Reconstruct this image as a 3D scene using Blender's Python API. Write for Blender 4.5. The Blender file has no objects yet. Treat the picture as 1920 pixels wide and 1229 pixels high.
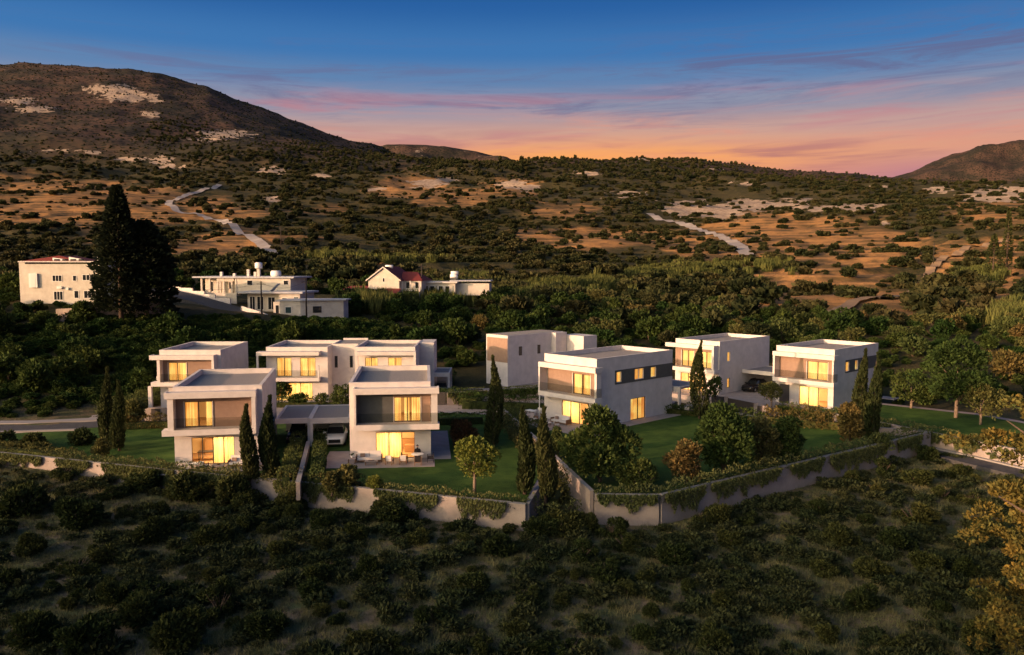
import bpy, math, random
import numpy as np
from math import radians as R, sin, cos, pi
sc = bpy.context.scene
rng = np.random.default_rng(7); random.seed(7)

# ------------------------------------------------------------------ camera
F = 1550.0; PITCH = math.atan(119/1550.); H = 17.5
cd = bpy.data.cameras.new('camera'); cam = bpy.data.objects.new('camera', cd)
sc.collection.objects.link(cam); sc.camera = cam
cam.location = (0, 0, H); cam.rotation_euler = (R(90)-PITCH, 0, 0)
cd.sensor_width = 36; cd.lens = 36*F/1920.; cd.clip_start = .5; cd.clip_end = 30000
# ------------------------------------------------------------------ sky and sun
SUN_AZ, SUN_EL = 58., 8.5      # azimuth measured from straight behind the camera towards its left
w = bpy.data.worlds.new('World'); sc.world = w; w.use_nodes = True
N = w.node_tree.nodes; L = w.node_tree.links; N.clear()
def wn(t, **k):
    n = N.new(t)
    for a, b in k.items(): setattr(n, a, b)
    return n
def wmath(op, a, b=None, clamp=False):
    n = wn('ShaderNodeMath', operation=op); n.use_clamp = clamp
    for i, v in enumerate((a, b)):
        if v is None: continue
        if isinstance(v, (int, float)): n.inputs[i].default_value = v
        else: L.new(v, n.inputs[i])
    return n.outputs[0]
def ramp(nodes, links, fac, stops, interp='EASE'):
    n = nodes.new('ShaderNodeValToRGB'); n.color_ramp.interpolation = interp
    e = n.color_ramp.elements
    while len(e) < len(stops): e.new(.5)
    for k, (p, c) in enumerate(stops):
        e[k].position = p; e[k].color = (*c, 1) if len(c) == 3 else c
    links.new(fac, n.inputs[0]); return n.outputs[0]
def lin(r, g, b):
    f = lambda c: (c/255/12.92) if c/255 <= .04045 else ((c/255+.055)/1.055)**2.4
    return (f(r), f(g), f(b))
def mixc(nodes, links, fac, a, b, mode='MIX'):
    n = nodes.new('ShaderNodeMix'); n.data_type = 'RGBA'; n.blend_type = mode
    for i, v in ((0, fac), (6, a), (7, b)):
        if isinstance(v, (int, float)): n.inputs[i].default_value = v
        elif isinstance(v, tuple): n.inputs[i].default_value = (*v[:3], 1)
        else: links.new(v, n.inputs[i])
    return n.outputs[2]
tc = wn('ShaderNodeTexCoord'); sep = wn('ShaderNodeSeparateXYZ'); L.new(tc.outputs['Generated'], sep.inputs[0])
elev = wmath('MULTIPLY', wmath('ARCSINE', sep.outputs[2]), 180/pi)          # degrees
azim = wmath('MULTIPLY', wmath('ARCTAN2', sep.outputs[0], sep.outputs[1]), 180/pi)
e01 = wmath('DIVIDE', elev, 30., True)
base = ramp(N, L, e01, [(0, lin(120, 95, 130)), (.19, lin(165, 115, 138)), (.24, lin(205, 148, 128)), (.295, lin(182, 150, 146)),
        (.353, lin(132, 138, 160)), (.41, lin(90, 124, 166)), (.467, lin(60, 112, 168)), (.577, lin(38, 90, 152)), (1, lin(34, 66, 112))])
# the glow over the hills ahead, wide in azimuth
gz_ = wmath('DIVIDE', wmath('SUBTRACT', azim, 5.), 16.)
gl = wmath('EXPONENT', wmath('MULTIPLY', wmath('MULTIPLY', gz_, gz_), -1.))
ge = wmath('DIVIDE', wmath('SUBTRACT', elev, 6.3), 2.0)
gl = wmath('MULTIPLY', gl, wmath('EXPONENT', wmath('MULTIPLY', wmath('MULTIPLY', ge, ge), -1.)))
col = mixc(N, L, wmath('MULTIPLY', gl, .95, True), base, lin(250, 165, 75))
# long thin clouds: noise stretched along the horizon
cmb = wn('ShaderNodeCombineXYZ')
L.new(wmath('MULTIPLY', azim, .055), cmb.inputs[0]); L.new(wmath('ADD', wmath('MULTIPLY', elev, .62), wmath('MULTIPLY', azim, -.012)), cmb.inputs[1])
def wnoise(scale, det, rough, off, dist=.4):
    n = wn('ShaderNodeTexNoise'); n.inputs['Scale'].default_value = scale; n.inputs['Detail'].default_value = det
    n.inputs['Roughness'].default_value = rough; n.inputs['Distortion'].default_value = dist
    m = wn('ShaderNodeVectorMath', operation='ADD'); m.inputs[1].default_value = (off, off*.7, off*.3)
    L.new(cmb.outputs[0], m.inputs[0]); L.new(m.outputs[0], n.inputs['Vector']); return n.outputs[0]
def band(c, wd):
    d = wmath('DIVIDE', wmath('SUBTRACT', elev, c), wd)
    return wmath('EXPONENT', wmath('MULTIPLY', wmath('MULTIPLY', d, d), -1.))
def cloudmask(n, lo, hi):
    m = wn('ShaderNodeMapRange'); m.interpolation_type = 'SMOOTHSTEP'; L.new(n, m.inputs[0])
    m.inputs[1].default_value = lo; m.inputs[2].default_value = hi; return m.outputs[0]
c1 = wmath('MULTIPLY', cloudmask(wnoise(1.4, 8, .66, 3.1, .7), .46, .68), band(8.2, 2.2))
col = mixc(N, L, wmath('MULTIPLY', c1, .62), col, lin(214, 142, 122))
c2 = wmath('MULTIPLY', cloudmask(wnoise(1.3, 8, .68, 15.2, .8), .50, .68), band(11.2, 2.4))
col = mixc(N, L, wmath('MULTIPLY', c2, .62), col, lin(100, 98, 134))
c3 = wmath('MULTIPLY', cloudmask(wnoise(1.5, 6, .55, 23.4), .50, .68), band(6.8, 1.9))
col = mixc(N, L, wmath('MULTIPLY', c3, .65), col, lin(150, 98, 112))
c4 = wmath('MULTIPLY', cloudmask(wnoise(1.3, 6, .55, 41.4), .50, .66), band(9.8, 1.5))
col = mixc(N, L, wmath('MULTIPLY', c4, .7), col, lin(186, 122, 130))
rt = wn('ShaderNodeMapRange'); rt.interpolation_type = 'SMOOTHSTEP'; L.new(azim, rt.inputs[0]); rt.inputs[1].default_value = 0; rt.inputs[2].default_value = 14
c5 = wmath('MULTIPLY', wmath('MULTIPLY', cloudmask(wnoise(1.2, 8, .7, 57.3, .9), .46, .62), band(12.6, 1.9)), rt.outputs[0])
col = mixc(N, L, wmath('MULTIPLY', c5, .7), col, lin(96, 96, 132))
bg = wn('ShaderNodeBackground'); L.new(col, bg.inputs[0]); bg.inputs[1].default_value = .43
sky = wn('ShaderNodeTexSky', sky_type='NISHITA'); sky.sun_disc = False
sky.sun_elevation = R(SUN_EL); sky.sun_rotation = R(180+SUN_AZ); sky.altitude = 100; sky.dust_density = 5
bg2 = wn('ShaderNodeBackground'); L.new(sky.outputs[0], bg2.inputs[0]); bg2.inputs[1].default_value = .15
# ahead the dusk gradient, towards the low sun behind the viewpoint the clear Nishita sky
sdx, sdy = -sin(R(SUN_AZ)), -cos(R(SUN_AZ))
dt = wmath('ADD', wmath('MULTIPLY', sep.outputs[0], sdx), wmath('MULTIPLY', sep.outputs[1], sdy))
mr_ = wn('ShaderNodeMapRange'); mr_.interpolation_type = 'SMOOTHSTEP'; L.new(dt, mr_.inputs[0]); mr_.inputs[1].default_value = .0; mr_.inputs[2].default_value = .8
add = wn('ShaderNodeMixShader'); L.new(mr_.outputs[0], add.inputs[0]); L.new(bg.outputs[0], add.inputs[1]); L.new(bg2.outputs[0], add.inputs[2])
wo = wn('ShaderNodeOutputWorld'); L.new(add.outputs[0], wo.inputs[0])

sl = bpy.data.lights.new('sun', 'SUN'); sl.energy = 2.0; sl.angle = R(.6); sl.color = (1, .57, .34)
so = bpy.data.objects.new('sun', sl); sc.collection.objects.link(so)
a_, e_ = R(SUN_AZ), R(SUN_EL)
from mathutils import Vector
so.rotation_euler = Vector((-sin(a_)*cos(e_), -cos(a_)*cos(e_), sin(e_))).to_track_quat('Z', 'Y').to_euler()
so.location = (-60, -40, 60)
vs = sc.view_settings; vs.view_transform = 'Standard'; vs.look = 'None'; vs.gamma = 1; vs.exposure = 1.4; vs.use_curve_mapping = False
sc.cycles.transparent_max_bounces = 12; sc.cycles.max_bounces = 6

# ------------------------------------------------------------------ materials
def mat(name, color, rough=.8, noise=None, bump=0, bscale=20, metallic=0, color2=None, nscale=4, spec=.3, coord='Object', island=0, rnd=0, trans=0, emit=None):
    m = bpy.data.materials.new(name); m.use_nodes = True; t = m.node_tree; b = t.nodes['Principled BSDF']
    b.inputs['Roughness'].default_value = rough; b.inputs['Metallic'].default_value = metallic
    b.inputs['Specular IOR Level'].default_value = spec
    c = None
    if color2 is not None:
        tcn = t.nodes.new('ShaderNodeTexCoord'); n = t.nodes.new('ShaderNodeTexNoise'); n.inputs['Scale'].default_value = nscale
        n.inputs['Detail'].default_value = 5; n.inputs['Roughness'].default_value = .65
        if coord == 'World':
            g = t.nodes.new('ShaderNodeNewGeometry'); t.links.new(g.outputs['Position'], n.inputs['Vector'])
        else: t.links.new(tcn.outputs[coord], n.inputs['Vector'])
        mr = t.nodes.new('ShaderNodeMapRange'); mr.inputs[1].default_value = .35; mr.inputs[2].default_value = .65
        t.links.new(n.outputs[0], mr.inputs[0])
        c = mixc(t.nodes, t.links, mr.outputs[0], color, color2)
    if island or rnd:
        if c is None: c = mixc(t.nodes, t.links, 0., color, color)
        hsv = t.nodes.new('ShaderNodeHueSaturation'); t.links.new(c, hsv.inputs['Color'])
        v = None
        if island:
            g = t.nodes.new('ShaderNodeNewGeometry'); mm = t.nodes.new('ShaderNodeMapRange')
            t.links.new(g.outputs['Random Per Island'], mm.inputs[0]); mm.inputs[3].default_value = 1-island; mm.inputs[4].default_value = 1+island; v = mm.outputs[0]
        if rnd:
            oi = t.nodes.new('ShaderNodeObjectInfo'); m2 = t.nodes.new('ShaderNodeMapRange')
            t.links.new(oi.outputs['Random'], m2.inputs[0]); m2.inputs[3].default_value = 1-rnd; m2.inputs[4].default_value = 1+rnd
            m3 = t.nodes.new('ShaderNodeMapRange'); t.links.new(oi.outputs['Random'], m3.inputs[0]); m3.inputs[3].default_value = .5+.035*(rnd/.3); m3.inputs[4].default_value = .5-.05*(rnd/.3)
            t.links.new(m3.outputs[0], hsv.inputs['Hue'])
            if v is not None:
                q = t.nodes.new('ShaderNodeMath'); q.operation = 'MULTIPLY'; t.links.new(v, q.inputs[0]); t.links.new(m2.outputs[0], q.inputs[1]); v = q.outputs[0]
            else: v = m2.outputs[0]
        t.links.new(v, hsv.inputs['Value']); c = hsv.outputs[0]
    if c is not None: t.links.new(c, b.inputs['Base Color'])
    else: b.inputs['Base Color'].default_value = (*color, 1)
    if bump:
        tcn = t.nodes.new('ShaderNodeTexCoord'); n = t.nodes.new('ShaderNodeTexNoise'); n.inputs['Scale'].default_value = bscale; n.inputs['Detail'].default_value = 6
        t.links.new(tcn.outputs['Object'], n.inputs['Vector']); bp = t.nodes.new('ShaderNodeBump'); bp.inputs['Strength'].default_value = bump; bp.inputs['Distance'].default_value = .1
        t.links.new(n.outputs[0], bp.inputs['Height']); t.links.new(bp.outputs[0], b.inputs['Normal'])
    if trans:
        tr = t.nodes.new('ShaderNodeBsdfTranslucent'); ms = t.nodes.new('ShaderNodeMixShader'); ms.inputs[0].default_value = trans
        if c is not None: t.links.new(c, tr.inputs[0])
        else: tr.inputs[0].default_value = (*color, 1)
        t.links.new(b.outputs[0], ms.inputs[1]); t.links.new(tr.outputs[0], ms.inputs[2]); t.links.new(ms.outputs[0], t.nodes['Material Output'].inputs[0])
    if emit: b.inputs['Emission Color'].default_value = (*emit[0], 1); b.inputs['Emission Strength'].default_value = emit[1]
    return m
M = {}
M['plaster'] = mat('plaster', (.665, .605, .57), .9, color2=(.56, .51, .48), nscale=.9, bump=.15, bscale=30)
M['plaster_cream'] = mat('plaster_cream', (.62, .57, .49), .9, color2=(.50, .45, .38), nscale=.8, bump=.1)
M['plaster_old'] = mat('plaster_old', (.60, .56, .50), .9, color2=(.46, .42, .37), nscale=.7, bump=.15)
M['roof_gravel'] = mat('roof_gravel', (.34, .31, .29), .95, color2=(.26, .24, .225), nscale=9, bump=.6, bscale=60)
M['clad_brown'] = mat('clad_brown', (.30, .20, .15), .8, color2=(.26, .17, .125), nscale=2, bump=.1)
M['clad_grey'] = mat('clad_grey', (.105, .105, .098), .7, color2=(.085, .085, .08), nscale=2)
M['dark_metal'] = mat('dark_metal', (.05, .042, .038), .45, metallic=.3)
M['gate_metal'] = mat('gate_metal', (.060, .052, .050), .5, metallic=.2)
M['wall_concrete'] = mat('wall_concrete', (.36, .30, .27), .9, color2=(.26, .215, .195), nscale=.55, bump=.25, bscale=12)
M['paving'] = mat('paving', (.36, .31, .29), .8, color2=(.28, .24, .225), nscale=1.1, bump=.1)
M['asphalt'] = mat('asphalt', (.075, .072, .075), .9, color2=(.055, .053, .055), nscale=2, bump=.3, bscale=80)
M['kerb'] = mat('kerb', (.30, .27, .25), .85, color2=(.28, .26, .25), nscale=3)
M['lawn'] = mat('lawn', (.078, .138, .028), .95, color2=(.032, .074, .015), nscale=.38, bump=1.0, bscale=35, coord='World', spec=.1)
M['wood'] = mat('wood', (.22, .12, .07), .6, color2=(.16, .085, .05), nscale=8)
M['cushion'] = mat('cushion', (.68, .62, .57), .95)
M['dark_cloth'] = mat('dark_cloth', (.025, .022, .025), .9)
M['white_paint'] = mat('white_paint', (.78, .76, .73), .5)
M['tile_red'] = mat('tile_red', (.20, .035, .03), .8, color2=(.14, .028, .025), nscale=4, bump=.4, bscale=9)
M['village_roof'] = mat('village_roof', (.48, .49, .52), .8, color2=(.36, .37, .40), nscale=.6)
M['stone'] = mat('stone', (.42, .33, .27), .95, color2=(.24, .19, .16), nscale=.7, bump=1.0, bscale=3)
M['dark_glass'] = mat('dark_glass', (.02, .022, .025), .08, spec=.7)
M['blue_glass'] = mat('blue_glass', (.03, .06, .07), .15, spec=.7)
M['bark'] = mat('bark', (.13, .09, .065), .95, color2=(.07, .05, .04), nscale=3, bump=.6, bscale=10)
M['bark_pale'] = mat('bark_pale', (.24, .18, .13), .9, color2=(.15, .11, .085), nscale=3, bump=.4, bscale=10)
M['pole_wood'] = mat('pole_wood', (.045, .035, .03), .9)
M['room'] = mat('room', (.72, .55, .33), .8)
M['room_wood'] = mat('room_wood', (.42, .23, .10), .6)
M['skin'] = mat('skin', (.42, .24, .17), .6)
M['car_white'] = mat('car_white', (.80, .77, .70), .25, spec=.6)
M['car_black'] = mat('car_black', (.012, .008, .008), .2, spec=.6)
M['car_olive'] = mat('car_olive', (.20, .18, .15), .3, spec=.6)
M['rubber'] = mat('rubber', (.018, .018, .018), .9)
M['chrome'] = mat('chrome', (.6, .6, .6), .2, metallic=1)
M['lamp_glass'] = mat('lamp_glass', (.75, .75, .72), .12, spec=.8)
M['petal'] = mat('petal', (.75, .72, .68), .8)
M['tank'] = mat('tank', (.78, .77, .76), .4)
M['solar'] = mat('solar', (.30, .33, .36), .25)
M['track'] = mat('track', (.38, .34, .32), .95, color2=(.26, .22, .20), nscale=.2, bump=.3, bscale=2)
M['dust_track'] = mat('dust_track', (.25, .165, .10), .95, color2=(.19, .13, .085), nscale=.2)
M['rock_white'] = mat('rock_white', (.62, .52, .42), .95, color2=(.42, .34, .26), nscale=.25, bump=.8, bscale=1)
def leafmat(name, c1, c2, isl=.35, rnd=.22, trans=.18, ns=.7):
    M[name] = mat(name, c1, .85, color2=c2, nscale=ns, island=isl, rnd=rnd, trans=trans, spec=.12)
leafmat('leaf_scrub', (.058, .070, .020), (.030, .042, .014))
leafmat('leaf_low', (.052, .064, .026), (.032, .044, .018))
leafmat('leaf_orchard', (.042, .072, .016), (.020, .040, .010))
leafmat('leaf_hill', (.052, .055, .021), (.026, .035, .014), .3, .35)
leafmat('leaf_cypress', (.060, .070, .024), (.030, .042, .014), .3, .15)
leafmat('leaf_green', (.060, .090, .022), (.030, .055, .014))
leafmat('leaf_olive', (.13, .125, .040), (.075, .085, .028), .35, .1)
leafmat('leaf_yellow', (.19, .20, .036), (.10, .125, .028), .3, .05)
leafmat('leaf_orange', (.145, .105, .034), (.09, .085, .028), .35, .1)
leafmat('leaf_red', (.14, .055, .030), (.07, .05, .022), .35, .1)
leafmat('leaf_hedge', (.085, .105, .032), (.045, .065, .020), .35, .1, ns=1.5)
leafmat('leaf_trail', (.140, .150, .055), (.080, .098, .035), .35, .1, ns=1.5)
leafmat('leaf_conifer', (.026, .033, .015), (.013, .018, .009), .3, .1)
leafmat('leaf_reed', (.13, .135, .040), (.075, .095, .028), .3, .1, ns=.2)
leafmat('leaf_autumn', (.20, .135, .030), (.065, .085, .028), .35, 0, ns=.8)
M['leaf_olive'].node_tree  # keep
def glass_mat(name, tint, alpha):
    m = bpy.data.materials.new(name); m.use_nodes = True; t = m.node_tree; t.nodes.clear()
    tr = t.nodes.new('ShaderNodeBsdfTransparent'); tr.inputs[0].default_value = (*tint, 1)
    gl = t.nodes.new('ShaderNodeBsdfGlossy'); gl.inputs['Roughness'].default_value = .03
    ms = t.nodes.new('ShaderNodeMixShader'); fr = t.nodes.new('ShaderNodeLayerWeight'); pw = t.nodes.new('ShaderNodeMath'); pw.operation = 'POWER'; pw.inputs[1].default_value = 4; t.links.new(fr.outputs['Facing'], pw.inputs[0])
    mm = t.nodes.new('ShaderNodeMath'); mm.operation = 'MULTIPLY_ADD'; mm.inputs[1].default_value = .6; mm.inputs[2].default_value = .03+alpha; t.links.new(pw.outputs[0], mm.inputs[0])
    t.links.new(mm.outputs[0], ms.inputs[0]); t.links.new(tr.outputs[0], ms.inputs[1]); t.links.new(gl.outputs[0], ms.inputs[2])
    o = t.nodes.new('ShaderNodeOutputMaterial'); t.links.new(ms.outputs[0], o.inputs[0]); return m
M['pane'] = glass_mat('pane', (.96, .96, .95), 0.0)
M['rail_glass'] = glass_mat('rail_glass', (.86, .87, .86), .0)
# curtain cloth: lamplight put in as emission, varied by fold-like noise, plus translucency
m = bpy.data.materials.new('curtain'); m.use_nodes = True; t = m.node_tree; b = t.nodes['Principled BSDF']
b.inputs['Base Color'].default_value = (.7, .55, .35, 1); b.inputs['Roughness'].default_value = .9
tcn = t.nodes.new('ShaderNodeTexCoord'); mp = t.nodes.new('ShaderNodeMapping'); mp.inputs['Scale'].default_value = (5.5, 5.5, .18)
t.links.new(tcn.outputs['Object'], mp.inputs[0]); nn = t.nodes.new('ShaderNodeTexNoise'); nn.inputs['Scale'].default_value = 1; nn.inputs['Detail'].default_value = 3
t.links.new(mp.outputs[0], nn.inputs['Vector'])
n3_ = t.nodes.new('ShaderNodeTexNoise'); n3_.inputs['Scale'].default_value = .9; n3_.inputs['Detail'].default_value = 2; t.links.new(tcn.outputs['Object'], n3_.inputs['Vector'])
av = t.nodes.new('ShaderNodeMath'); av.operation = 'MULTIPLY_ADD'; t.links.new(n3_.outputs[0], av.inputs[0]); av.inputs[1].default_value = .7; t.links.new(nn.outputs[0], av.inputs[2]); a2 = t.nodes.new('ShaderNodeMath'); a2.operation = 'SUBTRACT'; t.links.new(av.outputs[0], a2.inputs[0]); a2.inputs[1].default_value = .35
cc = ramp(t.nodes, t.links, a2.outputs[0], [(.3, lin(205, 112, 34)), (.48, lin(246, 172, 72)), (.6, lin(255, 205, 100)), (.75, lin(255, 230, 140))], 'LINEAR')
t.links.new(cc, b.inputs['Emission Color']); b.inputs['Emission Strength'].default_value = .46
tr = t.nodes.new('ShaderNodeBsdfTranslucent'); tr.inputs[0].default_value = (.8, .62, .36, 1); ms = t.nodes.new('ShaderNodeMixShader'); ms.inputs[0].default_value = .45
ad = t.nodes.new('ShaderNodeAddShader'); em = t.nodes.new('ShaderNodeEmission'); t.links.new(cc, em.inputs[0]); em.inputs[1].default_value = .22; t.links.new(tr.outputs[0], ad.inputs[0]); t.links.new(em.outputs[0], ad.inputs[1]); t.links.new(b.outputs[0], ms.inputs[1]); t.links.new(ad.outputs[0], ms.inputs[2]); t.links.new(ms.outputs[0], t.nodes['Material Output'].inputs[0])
M['curtain'] = m

# ------------------------------------------------------------------ mesh helpers
C = sc.collection
def tag(o, label=None, cat=None, group=None, kind=None):
    if label: o['label'] = label
    if cat: o['category'] = cat
    if group: o['group'] = group
    if kind: o['kind'] = kind
    return o
def empty(name, loc=(0, 0, 0), rz=0, label=None, cat=None, group=None):
    o = bpy.data.objects.new(name, None); C.objects.link(o); o.location = loc; o.rotation_euler = (0, 0, rz); o.empty_display_size = .3
    return tag(o, label, cat, group)
class MB:
    def __init__(s): s.v = []; s.f = []; s.m = []; s.sm = []
    def add(s, vs, fs, mi=0, sm=False):
        k = len(s.v); s.v += [tuple(p) for p in vs]; s.f += [tuple(i+k for i in f) for f in fs]; s.m += [mi]*len(fs); s.sm += [sm]*len(fs); return s
    def box(s, x0, x1, y0, y1, z0, z1, mi=0):
        return s.add([(x0,y0,z0),(x1,y0,z0),(x1,y1,z0),(x0,y1,z0),(x0,y0,z1),(x1,y0,z1),(x1,y1,z1),(x0,y1,z1)],
            [(0,3,2,1),(4,5,6,7),(0,1,5,4),(1,2,6,5),(2,3,7,6),(3,0,4,7)], mi)
    def bar(s, a, b, wd, ht=None, mi=0):                      # a beam from a to b
        ht = ht or wd; a = Vector(a); b = Vector(b); d = (b-a).normalized(); u = Vector((0,0,1)) if abs(d.z) < .95 else Vector((1,0,0))
        x = d.cross(u).normalized(); y = x.cross(d).normalized()
        P = [q + x*sx*wd/2 + y*sy*ht/2 for q in (a, b) for sx, sy in ((-1,-1),(1,-1),(1,1),(-1,1))]
        return s.add(P, [(0,3,2,1),(4,5,6,7),(0,1,5,4),(1,2,6,5),(2,3,7,6),(3,0,4,7)], mi)
    def tube(s, pts, rs, n=8, mi=0, cap=True):
        k = len(pts); V_ = []
        for i, p in enumerate(pts):
            p = Vector(p); d = (Vector(pts[min(i+1,k-1)])-Vector(pts[max(i-1,0)])).normalized(); u = Vector((0,0,1)) if abs(d.z) < .9 else Vector((1,0,0))
            x = d.cross(u).normalized(); y = x.cross(d).normalized()
            for j in range(n): V_.append(p + (x*cos(2*pi*j/n)+y*sin(2*pi*j/n))*rs[i])
        fs = [(i*n+j, i*n+(j+1)%n, (i+1)*n+(j+1)%n, (i+1)*n+j) for i in range(k-1) for j in range(n)]
        s.add(V_, fs, mi, True)
        if cap: s.f += [tuple(len(s.v)-len(V_)+j for j in reversed(range(n))), tuple(len(s.v)-n+j for j in range(n))]; s.m += [mi]*2; s.sm += [False]*2
        return s
    def poly(s, pts, z0, z1, mi=0):                            # prism
        n = len(pts); a = sum(pts[i][0]*pts[(i+1)%n][1]-pts[(i+1)%n][0]*pts[i][1] for i in range(n))
        if a < 0: pts = pts[::-1]
        return s.add([(p[0],p[1],z0) for p in pts]+[(p[0],p[1],z1) for p in pts],
            [tuple(reversed(range(n))), tuple(range(n, 2*n))]+[(i,(i+1)%n,(i+1)%n+n,i+n) for i in range(n)], mi)
    def wall(s, axis, c0, c1, a0, a1, z0, z1, holes=(), mi=0): # wall slab with rectangular openings
        xs = sorted({a0, a1, *[min(max(h[0],a0),a1) for h in holes], *[min(max(h[1],a0),a1) for h in holes]})
        for p, q in zip(xs, xs[1:]):
            if q-p < 1e-5: continue
            mid = (p+q)/2; hs = sorted([(h[2], h[3]) for h in holes if h[0] < mid < h[1]]); z = z0; seg = []
            for h0, h1 in hs:
                if h0 > z: seg.append((z, h0))
                z = max(z, h1)
            if z < z1: seg.append((z, z1))
            for s0, s1 in seg:
                if axis == 'v': s.box(p, q, c0, c1, s0, s1, mi)
                else: s.box(c0, c1, p, q, s0, s1, mi)
        return s
    def mesh(s, name, mats):
        me = bpy.data.meshes.new(name); me.from_pydata(s.v, [], s.f)
        for m_ in (mats if isinstance(mats, (list, tuple)) else [mats]): me.materials.append(M[m_])
        me.polygons.foreach_set('material_index', s.m); me.polygons.foreach_set('use_smooth', s.sm); me.update(); return me
    def build(s, name, mats, parent=None, **k):
        o = bpy.data.objects.new(name, s.mesh(name, mats)); C.objects.link(o)
        if parent: o.parent = parent
        return tag(o, **k)
def children(o): return list(o.children)
def copy_tree(o, loc=None, rz=None, scale=None, parent=None, **k):
    c = o.copy(); C.objects.link(c)
    if parent: c.parent = parent
    if loc is not None: c.location = loc
    if rz is not None: c.rotation_euler = (0, 0, rz)
    if scale is not None: c.scale = scale if isinstance(scale, tuple) else (scale,)*3
    for ch in children(o): copy_tree(ch, parent=c)
    return tag(c, **k)
def at(px, py, z=0.):
    fy, fz = cos(PITCH), -sin(PITCH); uy, uz = sin(PITCH), cos(PITCH)
    b = -(py-614.5)/F; d = Vector(((px-960)/F, fy+uy*b, fz+uz*b)); t = (z-H)/d.z
    return Vector((d.x*t, d.y*t, z))
def px_of(x, y, z):
    c = y*cos(PITCH)-(z-H)*sin(PITCH); q = y*sin(PITCH)+(z-H)*cos(PITCH)
    return 960+F*x/c, 614.5-F*q/c
# value noise
_T = rng.random((256, 256))
def vnoise(x, y):
    xi = np.floor(x).astype(int); yi = np.floor(y).astype(int); fx = x-xi; fy = y-yi; fx = fx*fx*(3-2*fx); fy = fy*fy*(3-2*fy)
    a = _T[xi & 255, yi & 255]; b = _T[(xi+1) & 255, yi & 255]; c = _T[xi & 255, (yi+1) & 255]; d = _T[(xi+1) & 255, (yi+1) & 255]
    return (a*(1-fx)+b*fx)*(1-fy)+(c*(1-fx)+d*fx)*fy
def fbm(x, y, o=4):
    r = 0; a = .5; t = 0
    for i in range(o): r = r+a*vnoise(x*2**i+17.3*i, y*2**i+9.1*i); t += a; a *= .5
    return r/t
def raw_mesh(name, V_, Fq, mats, smooth=False):
    me = bpy.data.meshes.new(name); V_ = np.asarray(V_, np.float32); Fq = np.asarray(Fq, np.int32)
    me.vertices.add(len(V_)); me.vertices.foreach_set('co', V_.ravel()); k = Fq.shape[1]
    me.loops.add(Fq.size); me.loops.foreach_set('vertex_index', Fq.ravel()); me.polygons.add(len(Fq))
    me.polygons.foreach_set('loop_start', np.arange(0, Fq.size, k, dtype=np.int32)); me.polygons.foreach_set('loop_total', np.full(len(Fq), k, np.int32))
    if smooth: me.polygons.foreach_set('use_smooth', np.ones(len(Fq), bool))
    for m_ in (mats if isinstance(mats, (list, tuple)) else [mats]): me.materials.append(M[m_])
    me.update(calc_edges=True); return me
def link(name, me, parent=None, loc=None, **k):
    o = bpy.data.objects.new(name, me); C.objects.link(o)
    if parent: o.parent = parent
    if loc is not None: o.location = loc
    return tag(o, **k)
# ------------------------------------------------------------------ terrain
COLS = [-600,-100,100,300,500,700,900,1100,1300,1500,1700,1900,2100,2600]
ZR = {0:[-3]*14, 30:[-2.8]*14, 57:[-1.7,-1.7,-1.7,-1.7,-1.7,-1.6,-1.6,-1.6,-1.7,-1.8,-1.9,-2.0,-2.0,-2.0], 70:[-.9,-.9,-1.0,-1.3,-1.6,-1.6,-1.6,-1.5,-1.6,-1.6,-1.7,-1.8,-1.8,-1.8],
      80:[-.1,-.1,-.2,-.7,-1.2,-1.3,-1.3,-1.5,-1.45,-1.45,-1.5,-1.55,-1.5,-1.5], 95:[.2,.2,.2,-.5,-1.2,-1.4,-1.4,-1.4,-1.4,-1.4,-1.2,-.6,-.4,-.4],
      112:[3,3,2.6,.6,-.7,-1,-1,-1,-1,-1,-.7,.3,.8,.8], 126:[7,7,6,4.2,1.8,.4,.2,.2,.2,.3,.8,1.6,2.4,2.4],
      143:[11.3,11.3,11.2,10.2,7.6,5.4,3.6,2.6,2.6,2.8,3,3.6,4.6,5.4]}
YR = {200:[535,535,535,540,553,553,570,580,585,585,590,590,585,580], 300:[495,495,497,502,512,515,525,530,540,540,535,522,500,500],
      450:[455,455,450,455,465,475,478,482,488,488,478,450,440,440], 700:[390,392,390,398,402,410,420,425,425,412,406,392,380,380],
      1000:[345,345,340,345,345,355,362,372,378,358,362,366,350,350], 1400:[300,300,300,305,312,325,332,335,340,340,348,356,352,352]}
RU = [-600,0,100,200,300,400,450,500,550,600,650,700,800,900,1000,1100,1200,1300,1400,1500,1600,1700,1800,1920,2600]
R20 = [190,195,205,215,225,238,243,250,260,272,284,292,299,303,298,297,291,302,318,331,334,339,352,359,359]
R28 = [100,116,119,126,134,159,186,206,229,248,263,272,320,330,340,340,340,340,350,360,370,380,390,400,400]
GD = []; GZ = []
UU = np.linspace(-600, 2600, 161)
def y2z(y, D):                       # height of the point at depth D that stands at image row y of a level 1550 px lens
    return H - np.tan(np.arctan((np.asarray(y)-614.5)/F)+PITCH)*D
for D, r in ZR.items(): GD.append(D); GZ.append(np.interp(UU, COLS, r))
for D, r in YR.items(): GD.append(D); GZ.append(y2z(np.interp(UU, COLS, r), D))
GD.append(2000); GZ.append(y2z(np.interp(UU, RU, R20), 2000)); GD.append(2800); GZ.append(y2z(np.interp(UU, RU, R28), 2800))
GD.append(3500); GZ.append(np.full(161, 0.)); GD.append(9000); GZ.append(np.full(161, -20.))
GD = np.array(GD, float); GZ = np.array(GZ)
GL = np.log(GD+20)
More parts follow.
